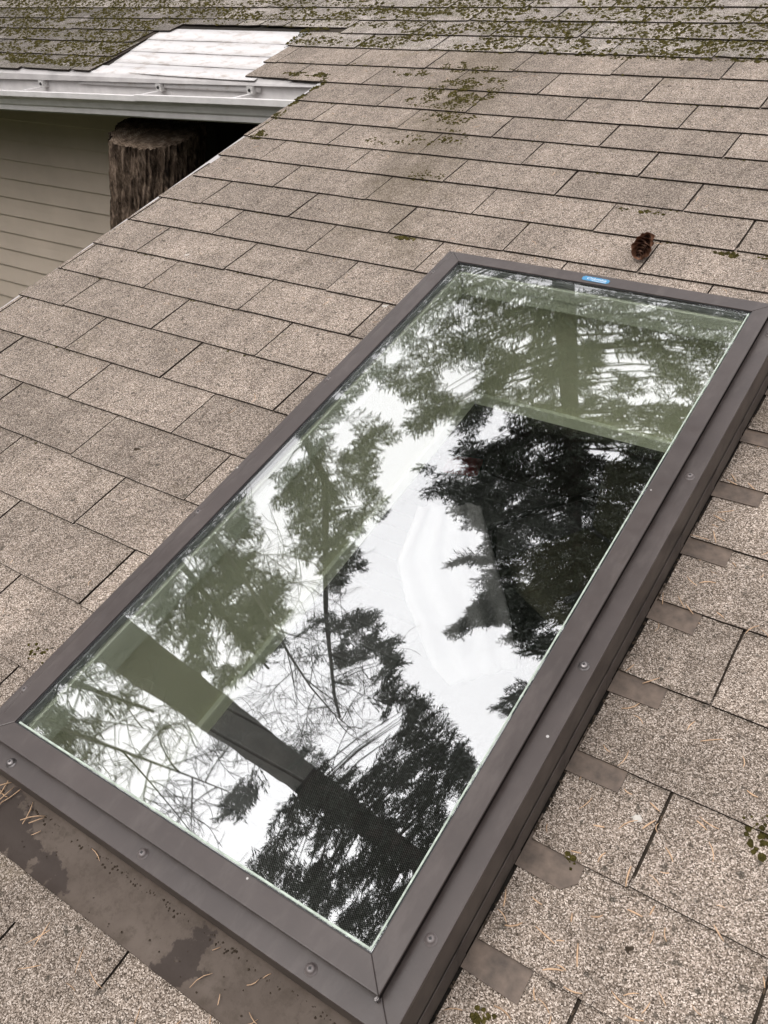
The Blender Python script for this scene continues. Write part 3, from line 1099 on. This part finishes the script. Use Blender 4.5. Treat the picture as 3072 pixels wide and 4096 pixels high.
bag = empty("hand_bag", Matrix.Translation((.86, 1.72, FLOOR + .012)) @ Matrix.Rotation(.7, 4, 'Z'), "black bag slumped on the woven mat near the patio chair", "bag")
bm = bmesh.new()
bmesh.ops.create_uvsphere(bm, u_segments=28, v_segments=16, radius=1)
for v in bm.verts:
    x, y_, z = v.co
    z2 = z * .17 + .155
    tp = 1 - .35 * max(0, z)
    v.co = (x * .22 * tp * (1 + .06 * noise.noise(Vector((x * 3, y_ * 3, z * 3)))), y_ * .11 * tp, max(0, z2))
bm_obj("pouch", bm, M_BAG, WM[bag], bag, smooth=True)
for sy in (-1, 1):
    v_, f__ = [], []
    tube(v_, f__, [(.10 * math.cos(a), sy * .035 + .02 * math.sin(a), .27 + .13 * math.sin(a)) for a in np.linspace(0, PI, 12)], [.007] * 12, 6)
    obj("handle", mesh("handle", v_, f__, M_BAG, smooth=True), WM[bag], bag)

bm = bmesh.new()
bm_box(bm, -.12, .12, -.1, .1, 0, .09)
bmesh.ops.subdivide_edges(bm, edges=bm.edges[:], cuts=5, use_grid_fill=True)
for v in bm.verts:
    d = max(abs(v.co.x) / .12, abs(v.co.y) / .1)
    v.co.z = .045 + (v.co.z - .045) * (1 - .72 * d ** 3)
bm_obj("floor_cushion", bm, M_RED, Matrix.Translation((-.86, 3.43, FLOOR - .001)) @ Matrix.Rotation(.3, 4, 'Z'), None, smooth=True, label="red cushion on the dark porch floor by the wall", cat="cushion")

# ------------------------------------------------------------------ trees (the glass mirrors them)
MC = W(1.8108, -1.0150, -.809)      # the camera mirrored in the glass: bearings below are taken from here

def bearing(az, dist):
    a = math.radians(az)
    return MC.x + dist * math.sin(a), MC.y + dist * math.cos(a)

def in_poly(x, y, poly):
    c = False
    j = len(poly) - 1
    for i in range(len(poly)):
        xi, yi = poly[i]; xj, yj = poly[j]
        if (yi > y) != (yj > y) and x < (xj - xi) * (y - yi) / (yj - yi) + xi:
            c = not c
        j = i
    return c

def fir(label, dist, az0, axis, r0, r1, crowns, leaf, seedn):
    """axis and crown outlines are metres across / above in the tree's own upright plane; the foliage fills a volume round it"""
    rg = random.Random(seedn)
    a0 = math.radians(az0)
    hd = Vector((math.sin(a0), math.cos(a0), 0)); pp = Vector((math.cos(a0), -math.sin(a0), 0))
    org = MC + hd * dist
    def pt(a, z, k=0.0):
        p = org + pp * a + Vector((0, 0, z))
        return MC + (p - MC) * (1 + k)
    def ax(z):
        for (a1, z1), (a2, z2) in zip(axis[:-1], axis[1:]):
            if z <= z2:
                return a1 + (a2 - a1) * (z - z1) / (z2 - z1)
        return axis[-1][0]
    base = pt(axis[0][0], -MC.z)
    root = empty("fir_tree", Matrix.Translation(base), label, "tree", "tall conifers mirrored in the glass")
    M = WM[root]
    zt, zb_ = axis[-1][1], -MC.z
    tv, tf = [], []
    n_ = 60
    pts, rad = [], []
    for i in range(n_ + 1):
        z = zb_ + (zt - zb_) * i / n_
        pts.append(pt(ax(z), z) - base); rad.append(r0 + (r1 - r0) * i / n_)
    tube(tv, tf, pts, rad, 22)
    tv = [v + Vector((noise.noise(v * 9), noise.noise(v * 9 + Vector((5, 0, 0))), 0)) * min(.03, r0 * .12) for v in tv]
    obj("trunk", mesh("trunk", tv, tf, M_TRUNK, smooth=True), M, root)
    bv, bf = [], []
    A, B, L_ = [], [], []
    for (poly, TL, spray, cover, hole, hs, up, thick) in crowns:
        xs = [p[0] for p in poly]; zs = [p[1] for p in poly]
        ar = abs(sum(poly[i][0] * poly[i - 1][1] - poly[i - 1][0] * poly[i][1] for i in range(len(poly)))) / 2
        n = int(ar / (TL * TL * .16) * cover)
        cnt = 0
        for _ in range(n * 4):
            if cnt >= n: break
            a, z = rg.uniform(min(xs), max(xs)), rg.uniform(min(zs), max(zs))
            if not in_poly(a, z, poly): continue
            if noise.noise(Vector((a * hs, z * hs * .75, seedn * 3.1))) < hole: continue
            cnt += 1
            k = rg.gauss(0, thick)
            p = pt(a, z, k) - base
            zr = z - up * abs(a - ax(z)) - .2
            q = pt(ax(zr), zr, k * .3) - base
            d = (p - q)
            dl = d.length
            d.normalize()
            d = (d + Vector((rg.uniform(-.5, .5), rg.uniform(-.5, .5), rg.uniform(-.35, .5)))).normalized()
            tl = TL * rg.uniform(.5, 1.25)
            st = p - d * tl * .65
            side = d.cross(hd + Vector((rg.uniform(-.5, .5), rg.uniform(-.5, .5), rg.uniform(-.5, .5)))).normalized()
            cv_ = side * rg.uniform(-.18, .18) + Vector((0, 0, -.12))
            def bp(s): return st + d * (tl * s) + cv_ * (tl * s * s)
            tube(bv, bf, [bp(0), bp(.5), bp(1)], [.006, .005, .002], 3, False)
            if rg.random() < .10:
                mid = (q + st) / 2 + Vector((0, 0, -.06 * dl))
                tube(bv, bf, [q, mid, st], [.010 + .005 * dl, .008 + .003 * dl, .006], 4, False)
            ntw = max(3, int(tl / (spray * .55)))
            for j in range(ntw):
                s_ = (j + .2) / ntw
                sg = 1 if j % 2 else -1
                c = bp(s_)
                l2 = tl * .42 * (1 - s_) + spray * .9
                d2 = (d * .8 + side * sg * rg.uniform(.5, 1.0) + Vector((0, 0, rg.uniform(-.2, .2)))).normalized()
                ns = max(2, int(l2 / (spray * .30)))
                for m_ in range(ns):
                    cc = c + d2 * (l2 * m_ / ns)
                    for s3 in (-1, 1):
                        d3 = (d2 + (side * rg.uniform(.2, 1) + d.cross(side) * rg.uniform(-.8, .8)) * s3 * .8 + Vector((0, 0, rg.uniform(-.2, .3)))).normalized()
                        A.append(cc); B.append(d3); L_.append(spray * rg.uniform(.6, 1.15))
    obj("branches", mesh("branches", bv, bf, M_TRUNK), M, root)
    A = np.array([tuple(a) for a in A]); B = np.array([tuple(a) for a in B]); Cc = np.array(L_)[:, None]
    rnd = np.random.default_rng(seedn).normal(size=A.shape)
    S = np.cross(B, rnd); S /= np.linalg.norm(S, axis=1)[:, None] + 1e-9
    wd = Cc * .10
    V = np.stack([A, A + B * Cc * .5 + S * wd, A + B * Cc, A + B * Cc * .5 - S * wd], 1).reshape(-1, 3)
    n4 = len(A)
    me = bpy.data.meshes.new("crown")
    me.vertices.add(n4 * 4); me.vertices.foreach_set('co', V.ravel())
    me.loops.add(n4 * 4); me.loops.foreach_set('vertex_index', np.arange(n4 * 4, dtype=np.int32))
    me.polygons.add(n4); me.polygons.foreach_set('loop_start', np.arange(0, n4 * 4, 4, dtype=np.int32)); me.polygons.foreach_set('loop_total', np.full(n4, 4, dtype=np.int32))
    me.update(calc_edges=True)
    me.materials.append(leaf)
    obj("crown", me, M, root)
    return n4

el = lambda e, d: MC.z + d * math.tan(math.radians(e))
tot = 0
# (outline, twig length, needle length, cover, hole threshold, hole size, bough rise, thickness)
tot += fir("tall fir with a thick straight trunk behind the house, mirrored in the upper glass", 13, -30, [(1.05, -3.7), (-.4, 13.07), (-1.04, 19.52), (-2.2, 31), (-2.9, 38)], .30, .08, [
    ([(-4.74, 14.30), (-5.52, 14.31), (-5.23, 13.51), (-3.96, 12.51), (-2.23, 11.38), (-1.18, 12.45), (0.36, 13.18), (3.19, 14.52), (3.99, 16.14), (3.15, 19.79), (1.45, 18.75), (-0.86, 16.89), (-1.16, 16.71), (-2.36, 15.80), (-2.83, 16.19), (-3.33, 16.41), (-4.43, 16.64), (-4.57, 15.93), (-3.94, 15.49)], .60, .12, 1.5, -.25, 1.6, .3, .05),
    ([(-2.34, 15.81), (-1.42, 16.42), (-0.92, 16.99), (0.94, 18.24), (2.39, 19.60), (2.15, 24.40), (-0.28, 27.77), (-2.05, 28.61), (-3.55, 30.83), (-4.67, 30.08), (-4.96, 29.21), (-3.99, 28.02), (-5.03, 27.35), (-6.56, 28.15), (-5.43, 26.53), (-4.89, 25.71), (-5.18, 24.84), (-4.33, 24.06), (-4.30, 22.69), (-5.36, 23.32), (-4.43, 22.12), (-4.33, 20.92), (-3.89, 20.82), (-4.29, 20.01), (-4.34, 19.23), (-5.06, 19.11), (-4.35, 18.81), (-4.72, 17.70), (-4.15, 18.46), (-3.56, 18.34), (-3.66, 17.37), (-3.20, 16.97), (-3.38, 16.22), (-2.84, 16.06)], .80, .15, 2.5, -.33, 1.1, .5, .05),
    ([(-6.50, 35.49), (-5.23, 33.67), (-3.72, 32.50), (-4.49, 37.53), (-6.38, 36.47)], .80, .15, 1.3, -.25, 1.0, .5, .04)], M_FIR2, 3)
tot += fir("slender leaning fir with short boughs, mirrored left of the glass centre", 10, -60, [(.9, -3.7), (.6, 6), (.18, 11.86), (-1.29, 15.31), (-2.4, 18.49), (-2.7, 19.6)], .12, .03, [
    ([(0.20, 9.60), (1.32, 9.55), (1.61, 10.21), (1.23, 10.76), (1.42, 11.16), (1.66, 12.07), (1.15, 11.64), (1.17, 12.06), (0.92, 12.48), (0.75, 13.72), (0.43, 13.29), (0.33, 14.06), (-0.05, 13.88), (-0.16, 14.81), (-0.32, 14.44), (-0.63, 14.97), (-0.89, 14.84), (-0.90, 14.27), (-0.73, 13.76), (-1.05, 13.20), (-1.08, 12.76), (-0.73, 13.10), (-0.82, 12.29), (-0.57, 12.34), (-0.70, 11.49), (-0.44, 11.49), (-0.55, 10.98), (-0.12, 11.16), (0.15, 10.93), (0.23, 10.40)], .50, .10, 1.9, -.26, 1.9, .3, .05),
    ([(-1.79, 15.21), (-1.29, 15.53), (-0.55, 16.52), (-0.70, 17.73), (-0.38, 17.97), (-0.67, 19.12), (-1.35, 19.53), (-1.56, 18.94), (-1.59, 18.19), (-2.07, 18.37), (-2.14, 17.56), (-2.38, 16.53), (-2.38, 16.11)], .50, .11, 1.1, -.20, 1.6, .4, .05)], M_FIR, 5)
tot += fir("bushy fir with dense boughs, mirrored against the left side of the glass", 8, -76, [(.3, -3.7), (.2, 8), (-.1, 12.2)], .13, .02, [
    ([(1.15, 8.71), (1.34, 8.86), (1.15, 9.38), (1.24, 9.87), (0.84, 9.89), (0.86, 10.59), (1.12, 10.94), (0.79, 11.19), (0.70, 11.67), (0.33, 11.48), (0.43, 12.16), (-0.17, 11.86), (-0.63, 11.83), (-0.81, 11.25), (-0.89, 10.58), (-0.73, 10.10), (-0.74, 9.64), (-0.69, 8.92), (-0.83, 8.42), (-0.18, 8.31), (0.98, 8.49)], .42, .09, 1.9, -.27, 2.4, .3, .05)], M_FIR, 8)
tot += fir("young fir with wispy boughs, mirrored in the near left corner of the glass", 7, -90, [(0, -3.7), (0, 7), (.3, 9.2)], .10, .02, [
    ([(0.52, 7.60), (0.62, 8.14), (0.46, 8.41), (0.43, 8.91), (0.19, 8.89), (0.00, 8.53), (-0.27, 8.55), (-0.59, 8.89), (-0.74, 8.22), (-0.71, 7.53), (-0.46, 7.15), (0.06, 7.20)], .36, .075, 1.25, -.20, 3.0, .3, .05)], M_FIR, 13)
tot += fir("close fir with a bare lower trunk and dark top, mirrored low in the glass", 6.3, -80, [(-.45, -3.7), (-.46, 9), (-.50, 21)], .27, .20, [
    ([(1.22, 12.61), (1.66, 12.47), (1.66, 13.30), (1.68, 14.43), (1.82, 15.39), (1.80, 16.94), (1.72, 18.54), (0.74, 19.39), (-0.25, 19.22), (-1.52, 20.32), (-2.48, 20.13), (-2.55, 18.81), (-2.22, 16.13), (-2.07, 13.45), (-1.91, 12.66), (-1.65, 12.93), (-1.49, 12.27), (-1.14, 12.37), (-0.42, 12.32), (-0.06, 12.60), (-0.02, 13.55), (-0.33, 13.96), (0.13, 14.01), (0.60, 14.06), (0.99, 13.48)], .52, .095, 1.55, -.20, 1.7, .5, .05),
    ([(0.05, 9.51), (-0.11, 10.09), (0.01, 11.16), (-0.03, 11.93), (-0.12, 12.41), (-0.44, 12.06), (-0.43, 11.35), (-0.37, 10.50), (-0.22, 9.82)], .45, .085, .55, -.12, 2.0, .3, .04),
    ([(-1.38, 10.48), (-1.01, 10.91), (-1.00, 11.75), (-1.21, 12.35), (-1.40, 11.87), (-1.50, 11.08)], .50, .085, .7, -.2, 2.0, .2, .04),
    ([(-1.32, 10.45), (-0.98, 10.68), (-0.79, 11.48), (-1.13, 12.03), (-1.50, 11.47), (-1.46, 10.65)], .50, .085, .6, -.15, 2.0, .2, .04)], M_FIR2, 21)
print("sprays", tot)

# unseen conifer ring added to block low sky light, below the mirrored sky
wv, wf = [], []
wr = random.Random(5)
for i in range(330):
    a = wr.random() * 2 * PI
    R_ = wr.uniform(17, 27)
    cx, cy = R_ * math.sin(a), 1 + R_ * math.cos(a)
    if -9 < cx < 5 and cy < 14 and cy > 0: continue
    H = wr.uniform(9, 12.5) * (R_ / 20)
    for L in range(6):
        z0_, z1_ = H * (.06 + .145 * L), H * (.06 + .145 * L + .24)
        rr = H * .17 * (1 - L / 6.6)
        b = len(wv)
        wv.append((cx, cy, z1_))
        for k in range(13):
            t = 2 * PI * k / 13 + wr.random() * .3
            q = rr * (1.15 if k % 2 else .62) * wr.uniform(.8, 1.2)
            wv.append((cx + q * math.cos(t), cy + q * math.sin(t), z0_ + wr.uniform(-.3, .3)))
        for k in range(13):
            wf.append((b, b + 1 + k, b + 1 + (k + 1) % 13))
obj("sky_block_conifers", mesh("sky_block_conifers", wv, wf, M_FIR), None, label="unseen conifer ring round the yard, added to block low sky light", cat="sky_block_conifers", kind="stuff")

def bare_tree(label, base, height, seedn, az_bias=0.0, spread=1.0):
    rg = random.Random(seedn)
    root = empty("bare_sapling", Matrix.Translation((base[0], base[1], 0)), label, "tree", "leafless saplings mirrored in the glass")
    M = WM[root]
    v_, f__ = [], []
    def ax(z): return Vector((.25 * math.sin(z * .5 + seedn), .25 * math.cos(z * .4 + seedn), z))
    zs = [height * i / 14 for i in range(15)]
    tube(v_, f__, [ax(z) for z in zs], [max(.008, .065 * (1 - z / height) + .006) for z in zs], 8)
    obj("trunk", mesh("trunk", v_, f__, M_TWIG, smooth=True), M, root)
    v_, f__ = [], []
    def arc(p, d, L, r, lev):
        n_ = 7
        pts = [p]
        q = p.copy(); dd = d.copy()
        crv = Vector((rg.uniform(-1, 1), rg.uniform(-1, 1), rg.uniform(-1.3, .6))) * .16
        for i in range(n_):
            q = q + dd * (L / n_)
            dd = (dd + crv).normalized()
            pts.append(q.copy())
        tube(v_, f__, pts, [max(.0035, r * (1 - .8 * i / n_)) for i in range(n_ + 1)], 4, False)
        if lev > 0:
            for i in range(2, n_ + 1):
                for _ in range(rg.choice((1, 1, 2))):
                    nd = (dd * .4 + Vector((rg.uniform(-1, 1), rg.uniform(-1, 1), rg.uniform(-.5, .9)))).normalized()
                    arc(pts[i], nd, L * rg.uniform(.3, .6), r * .5, lev - 1)
    for i in range(26):
        z = height * (.45 + .55 * i / 26)
        a = i * 2.4 + rg.random() + az_bias
        arc(ax(z), Vector((math.cos(a), math.sin(a), rg.uniform(.2, 1.0))).normalized(), spread * rg.uniform(.8, 1.9), .014, 2)
    obj("twigs", mesh("twigs", v_, f__, M_TWIG), M, root)
d = 7.5
bare_tree("leafless sapling with whippy twigs mirrored at the glass centre", bearing(-73, d), el(64, d), 3, spread=.95)
d = 6.0
bare_tree("leafless sapling with arching twigs mirrored near the lower left glass edge", bearing(-92, d), el(59, d), 7, spread=.85)

# ------------------------------------------------------------------ moss, needles, crumbs, droppings
def roof_h(u, v):
    for k in range(-12, 20):
        a, b = vline(k, u / TAB), vline(k + 1, u / TAB)
        if a <= v < b:
            return HT + .0008 + TT + TT * (1 - (v - a) / (b - a + .016))
    return HT + .008
def on_roof(u, v):
    if v < 1.30 and u < RAKE: return False
    if v < v_eave(u) - .01 and u < RAKE: return False
    if SK[0] - .005 < u < SK[1] + .01 and -.985 < v < SK[3] + .004: return False
    if sheet_left(v) - .02 < u < sheet_right(v) - .005 and v < SHEET_TOP + .03: return False
    return True

blobs = []
def patch_moss(u, v, ru, rv, n, smin=.0014, smax=.0052):
    for _ in range(int(n * 2.6)):
        a, r = random.random() * 2 * PI, random.random() ** .7
        uu, vv = u + math.cos(a) * r * ru, v + math.sin(a) * r * rv
        if noise.noise(Vector((uu * 28, vv * 28, 1.7))) < -.12: continue
        if on_roof(uu, vv):
            blobs.append((uu, vv, random.uniform(smin, smax)))
for a in ((.37, 1.30, .13, .085, 620), (.34, 1.21, .12, .05, 280), (.42, 1.12, .09, .05, 120), (.30, 1.46, .1, .04, 160), (.12, 1.405, .07, .03, 80), (.46, 1.0, .10, .05, 90), (.33, .95, .08, .03, 50),
          (.99, 1.72, .20, .09, 520), (.80, 1.62, .20, .06, 330), (.64, 1.79, .2, .07, 260), (-.30, 1.345, .06, .018, 120), (-.21, 1.345, .05, .02, 120),
          (-.12, .915, .035, .03, 110), (-.15, 1.04, .02, .05, 100), (-.158, 1.165, .014, .06, 110), (-.16, 1.28, .02, .05, 120), (-.19, 1.815, .2, .05, 260),
          (.40, 1.37, .08, .03, 110), (.55, .79, .06, .03, 40), (1.785, -.515, .030, .028, 30), (1.595, -.835, .025, .012, 22), (1.572, -.86, .008, .02, 12), (.66, .505, .03, .008, 26),
          (1.39, .628, .06, .010, 60), (1.13, .75, .06, .01, 30), (-.013, .297, .03, .006, 26), (.77, -.745, .03, .02, 7), (1.62, -.645, .02, .01, 16)):
    patch_moss(*a)
# mossy old courses
for _ in range(125000):
    u, v = random.uniform(-2.9, 1.6), random.uniform(1.27, 2.25)
    if not on_roof(u, v): continue
    leftside = u < -1.2
    if not leftside and v < 1.58: continue
    w = noise.noise(Vector((u * 5.5, v * 9, 4.2))) + .55 * noise.noise(Vector((u * 17, v * 22, 8)))
    if w > (-.26 if leftside else -.13 if u < .4 else -.20):
        blobs.append((u, v, random.uniform(.0050, .0088) if random.random() < .12 else random.uniform(.0012, .0038)))
# along the lower edges and slots
for k in range(-9, 17):
    for _ in range(80 if k < 11 else 420):
        u = random.uniform(-2.4, 2.0)
        if noise.noise(Vector((u * 6, k * 3.3, 2))) < (.12 if k < 5 else -.05): continue
        v = vline(k, u / TAB) - random.uniform(.0, .004)
        if on_roof(u, v):
            blobs.append((u, v + (random.uniform(0, .016) if k > 10 else 0), random.uniform(.0014, .0046)))
OCT = np.array([(1, 0, .15), (.5, .87, .1), (-.5, .87, .15), (-1, 0, .1), (-.5, -.87, .15), (.5, -.87, .1), (.35, .1, .8), (-.3, .2, .85), (0, -.35, .75)])
OF = [(0, 1, 6), (1, 2, 7), (1, 7, 6), (2, 3, 7), (3, 4, 8), (3, 8, 7), (4, 5, 8), (5, 0, 6), (5, 6, 8), (6, 7, 8)]
BL = np.array([(u, v, s_, roof_h(u, v) - .0008) for (u, v, s_) in blobs])
nb = len(BL)
ang = rng.random(nb) * 6.28
sh = OCT[None] * (1 + rng.normal(0, .16, (nb, len(OCT), 3)))
ca, sa = np.cos(ang)[:, None], np.sin(ang)[:, None]
mx_ = BL[:, 0:1] + BL[:, 2:3] * (sh[..., 0] * ca - sh[..., 1] * sa)
my_ = BL[:, 1:2] + BL[:, 2:3] * (sh[..., 0] * sa + sh[..., 1] * ca)
mz_ = BL[:, 3:4] + BL[:, 2:3] * sh[..., 2] * rng.uniform(.55, 1.05, (nb, 1))
mv = np.stack([mx_, my_, mz_], -1).reshape(-1, 3).tolist()
mf = (np.array(OF)[None] + (np.arange(nb) * len(OCT))[:, None, None]).reshape(-1, 3).tolist()
obj("moss", mesh("moss", mv, mf, M_MOSS), RM, label="dark green moss tufts growing on the shingles", cat="moss", kind="stuff")
print("moss", len(blobs))

nv, nf = [], []
def needle(u, v, a, L, h=None, curve=0.0, r=.0008):
    h = (roof_h(u, v) if h is None else h) + r * .8
    pts = []
    for i in range(4):
        t = i / 3 - .5
        aa = a + curve * t
        pts.append((u + L * t * math.cos(aa), v + L * t * math.sin(aa), h + .0006 * abs(t)))
    tube(nv, nf, pts, [r * .7, r, r, r * .5], 4)
for _ in range(210):
    u, v = random.uniform(1.565, 1.95), random.uniform(-1.05, -.05)
    if random.random() < .5: v = random.uniform(-1.0, -.5)
    needle(u, v, random.random() * 6.28, random.uniform(.008, .026), curve=random.uniform(-.5, .5), r=random.uniform(.0006, .0011))
for _ in range(34):
    u, v = random.uniform(.95, 1.45), random.uniform(-1.16, -.985)
    needle(u, v, random.random() * 6.28, random.uniform(.012, .034), curve=random.uniform(-.7, .7), r=random.uniform(.0004, .0007))
for _ in range(330):
    u, v = random.uniform(-.1, 2.0), random.uniform(-.9, 2.0)
    if on_roof(u, v):
        needle(u, v, random.random() * 6.28, random.uniform(.008, .024), curve=random.uniform(-1, 1), r=random.uniform(.0003, .0006))
for _ in range(9):       # pile at the near left corner of the apron
    needle(random.uniform(.90, 1.01), random.uniform(-.945, -.915), random.gauss(1.2, .7), random.uniform(.018, .035), h=random.uniform(.002, .014), curve=random.uniform(-.4, .4), r=.0008)
for k in range(-7, 3):    # caught against the curb and on the step flashing
    for _ in range(5):
        needle(1.565 + random.random() * .05, k * EXPO - .004 + random.uniform(-.03, .02), random.gauss(2.4, .8), random.uniform(.012, .026), r=.0009)
for _ in range(9):
    needle(random.uniform(1.0, 1.5), random.uniform(-.975, -.915), random.random() * 6.28, random.uniform(.01, .03), h=.004, curve=random.uniform(-.5, .5), r=.0006)
obj("needle_litter", mesh("needle_litter", nv, nf, M_NEEDLE, smooth=True), RM, label="dry tan conifer needles scattered over the shingles", cat="needles", kind="stuff")

cv, cf = [], []
slot = []
def crumb(u, v, s, h=None):
    b = len(cv)
    h = roof_h(u, v) - .0004 if h is None else h
    for (x, y_, z) in OCT * (1 + rng.normal(0, .25, OCT.shape)):
        cv.append((u + s * x, v + s * y_, h + s * z * .7))
    for f in OF:
        cf.append(tuple(i + b for i in f))
for _ in range(900):
    u, v = random.uniform(-.15, 2.0), random.uniform(-1.1, 1.6)
    if on_roof(u, v) and noise.noise(Vector((u * 7, v * 7, 12))) > -.12:
        crumb(u, v, random.uniform(.0007, .0021))
for k in range(-9, 11):
    for _ in range(75):
        u = random.uniform(-.15, 1.95); v = vline(k, u / TAB) - random.uniform(.001, .010)
        if on_roof(u, v): crumb(u, v, random.uniform(.0005, .0017))
for _ in range(420):      # grit along the foot of the curb
    crumb(random.uniform(.90, 1.58), -.912 - abs(random.gauss(0, .006)), random.uniform(.0007, .0020), .0022)
for _ in range(60):
    crumb(random.uniform(.95, 1.55), random.uniform(-.977, -.915), random.uniform(.0005, .0015), .0012)
for k in range(-11, 0):   # soil caught in the slots between tabs
    for j in range(-1, 8):
        u = (j + (.5 if k % 2 else 0)) * TAB
        if u < 1.0: continue
        for _ in range(13):
            uu, vv = u + random.gauss(0, .0011), (k + random.random()) * EXPO
            if on_roof(uu, vv) and noise.noise(Vector((uu * 30, vv * 30, 3))) > -.15:
                slot.append((uu, vv, random.uniform(.0008, .0017)))
for _ in range(380):
    crumb(1.5585 + abs(random.gauss(0, .004)), random.uniform(-.95, .33), random.uniform(.0008, .0022))
for (u, v, s) in ((.572, -.32, .0052), (.95, 1.40, .004), (1.70, -.70, .004), (-.007, .207, .003), (.80, -.26, .003)):
    crumb(u, v, s); crumb(u + s, v + s * .6, s * .8)
sv, sf = [], []
for (u, v, s_) in slot:
    b = len(sv)
    for (x, y_, z) in OCT * (1 + rng.normal(0, .2, OCT.shape)):
        sv.append((u + s_ * x * .9, v + s_ * y_ * 1.8, HT + .0044 + s_ * z))
    sf += [tuple(i + b for i in f) for f in OF]
obj("slot_soil", mesh("slot_soil", sv, sf, simple("brown_soil", (.075, .055, .038), .95, .1, .4, 60)), RM, label="brown soil and crumbs lodged in the slots between tabs", cat="soil", kind="stuff")
obj("grit", mesh("grit", cv, cf, M_CRUMB), RM, label="dark bark crumbs and grit lying on the roof", cat="grit", kind="stuff")

def dropping(u, v, s, label, seedn):
    rg = random.Random(seedn)
    bm = bmesh.new()
    for q in range(5):
        cx, cy = (0, 0) if q == 0 else (rg.uniform(-1.2, 1.2) * s, rg.uniform(-1, 1) * s)
        rr = s * (1 if q == 0 else rg.uniform(.2, .5))
        n_ = 14
        ringv = [bm.verts.new((cx + rr * (1 + rg.uniform(-.4, .4)) * math.cos(2 * PI * i / n_), cy + rr * .7 * (1 + rg.uniform(-.4, .4)) * math.sin(2 * PI * i / n_), 0)) for i in range(n_)]
        c = bm.verts.new((cx, cy, .0012 + q * .00007))
        for i in range(n_):
            bm.faces.new((ringv[i], ringv[(i + 1) % n_], c))
    bm_obj("bird_dropping", bm, M_DROP, RM @ Matrix.Translation((u, v, roof_h(u, v) + .0002)), None, label=label, cat="dropping")
dropping(.157, .281, .010, "white bird dropping on a shingle near the roof's left edge", 1)
dropping(.65, .145, .005, "tiny pale bird dropping on a shingle left of the skylight", 2)
dropping(.773, .248, .006, "pale bird dropping close to the skylight frame's upper left corner", 3)
dropping(1.655, -.562, .0062, "white bird dropping on a shingle right of the skylight", 4)

# ------------------------------------------------------------------ fir cone
cone = empty("fir_cone", RM @ Matrix.Translation((1.2035, .588, roof_h(1.2035, .588) + .020)) @ Matrix.Rotation(.14, 4, 'Z'), "open brown fir cone lying on the shingles above the skylight", "cone")
KM = WM[cone]
v_, f__ = [], []
tube(v_, f__, [(0, y_, 0) for y_ in np.linspace(-.040, .040, 6)], [.004, .006, .007, .007, .006, .003], 8)
obj("core", mesh("core", v_, f__, M_CONE, smooth=True), KM, cone)
# one scale: a shallow cup with a pale rim, rooted at the origin and reaching along +x
vs_, fs_, mi = [], [], []
na_, nr_ = 8, 3
vs_.append((0, 0, 0))
for r in range(1, nr_ + 1):
    for k in range(na_ + 1):
        a = (k / na_ - .5) * 2.3
        rr = r / nr_
        vs_.append((rr * math.cos(a) * 1.0, rr * math.sin(a) * .62, .34 * rr * rr - .30 * (rr * math.sin(a)) ** 2 * -1.2))
for k in range(na_):
    fs_.append((0, 1 + k, 2 + k)); mi.append(0)
for r in range(nr_ - 1):
    for k in range(na_):
        a = 1 + r * (na_ + 1) + k
        fs_.append((a, a + na_ + 1, a + na_ + 2, a + 1)); mi.append(1 if r == nr_ - 2 else 0)
scale_me = mesh("scale", vs_, fs_, [M_CONE, M_CONERIM], mi, smooth=True)
ns = 46
for i in range(ns):
    t = i / (ns - 1)
    y_ = .038 - .078 * t
    a = i * 2.39996
    L = (.0225 * math.sin(PI * (.12 + .80 * t)) ** .6 + .001) * random.uniform(.9, 1.1)
    M = KM @ Matrix.Translation((0, y_, 0)) @ Matrix.Rotation(a, 4, 'Y') @ Matrix.Rotation(-(.10 + .45 * t) + random.uniform(-.2, .2), 4, 'Z') @ Matrix.Rotation(PI / 2, 4, 'X') @ Matrix.Diagonal((L, L, L, 1))
    s = obj("scale", scale_me, M, cone)
    md = None

for o in scene.objects:
    if o.type == 'MESH' and o.parent is None and "label" not in o and "kind" not in o:
        print("UNTAGGED", o.name)
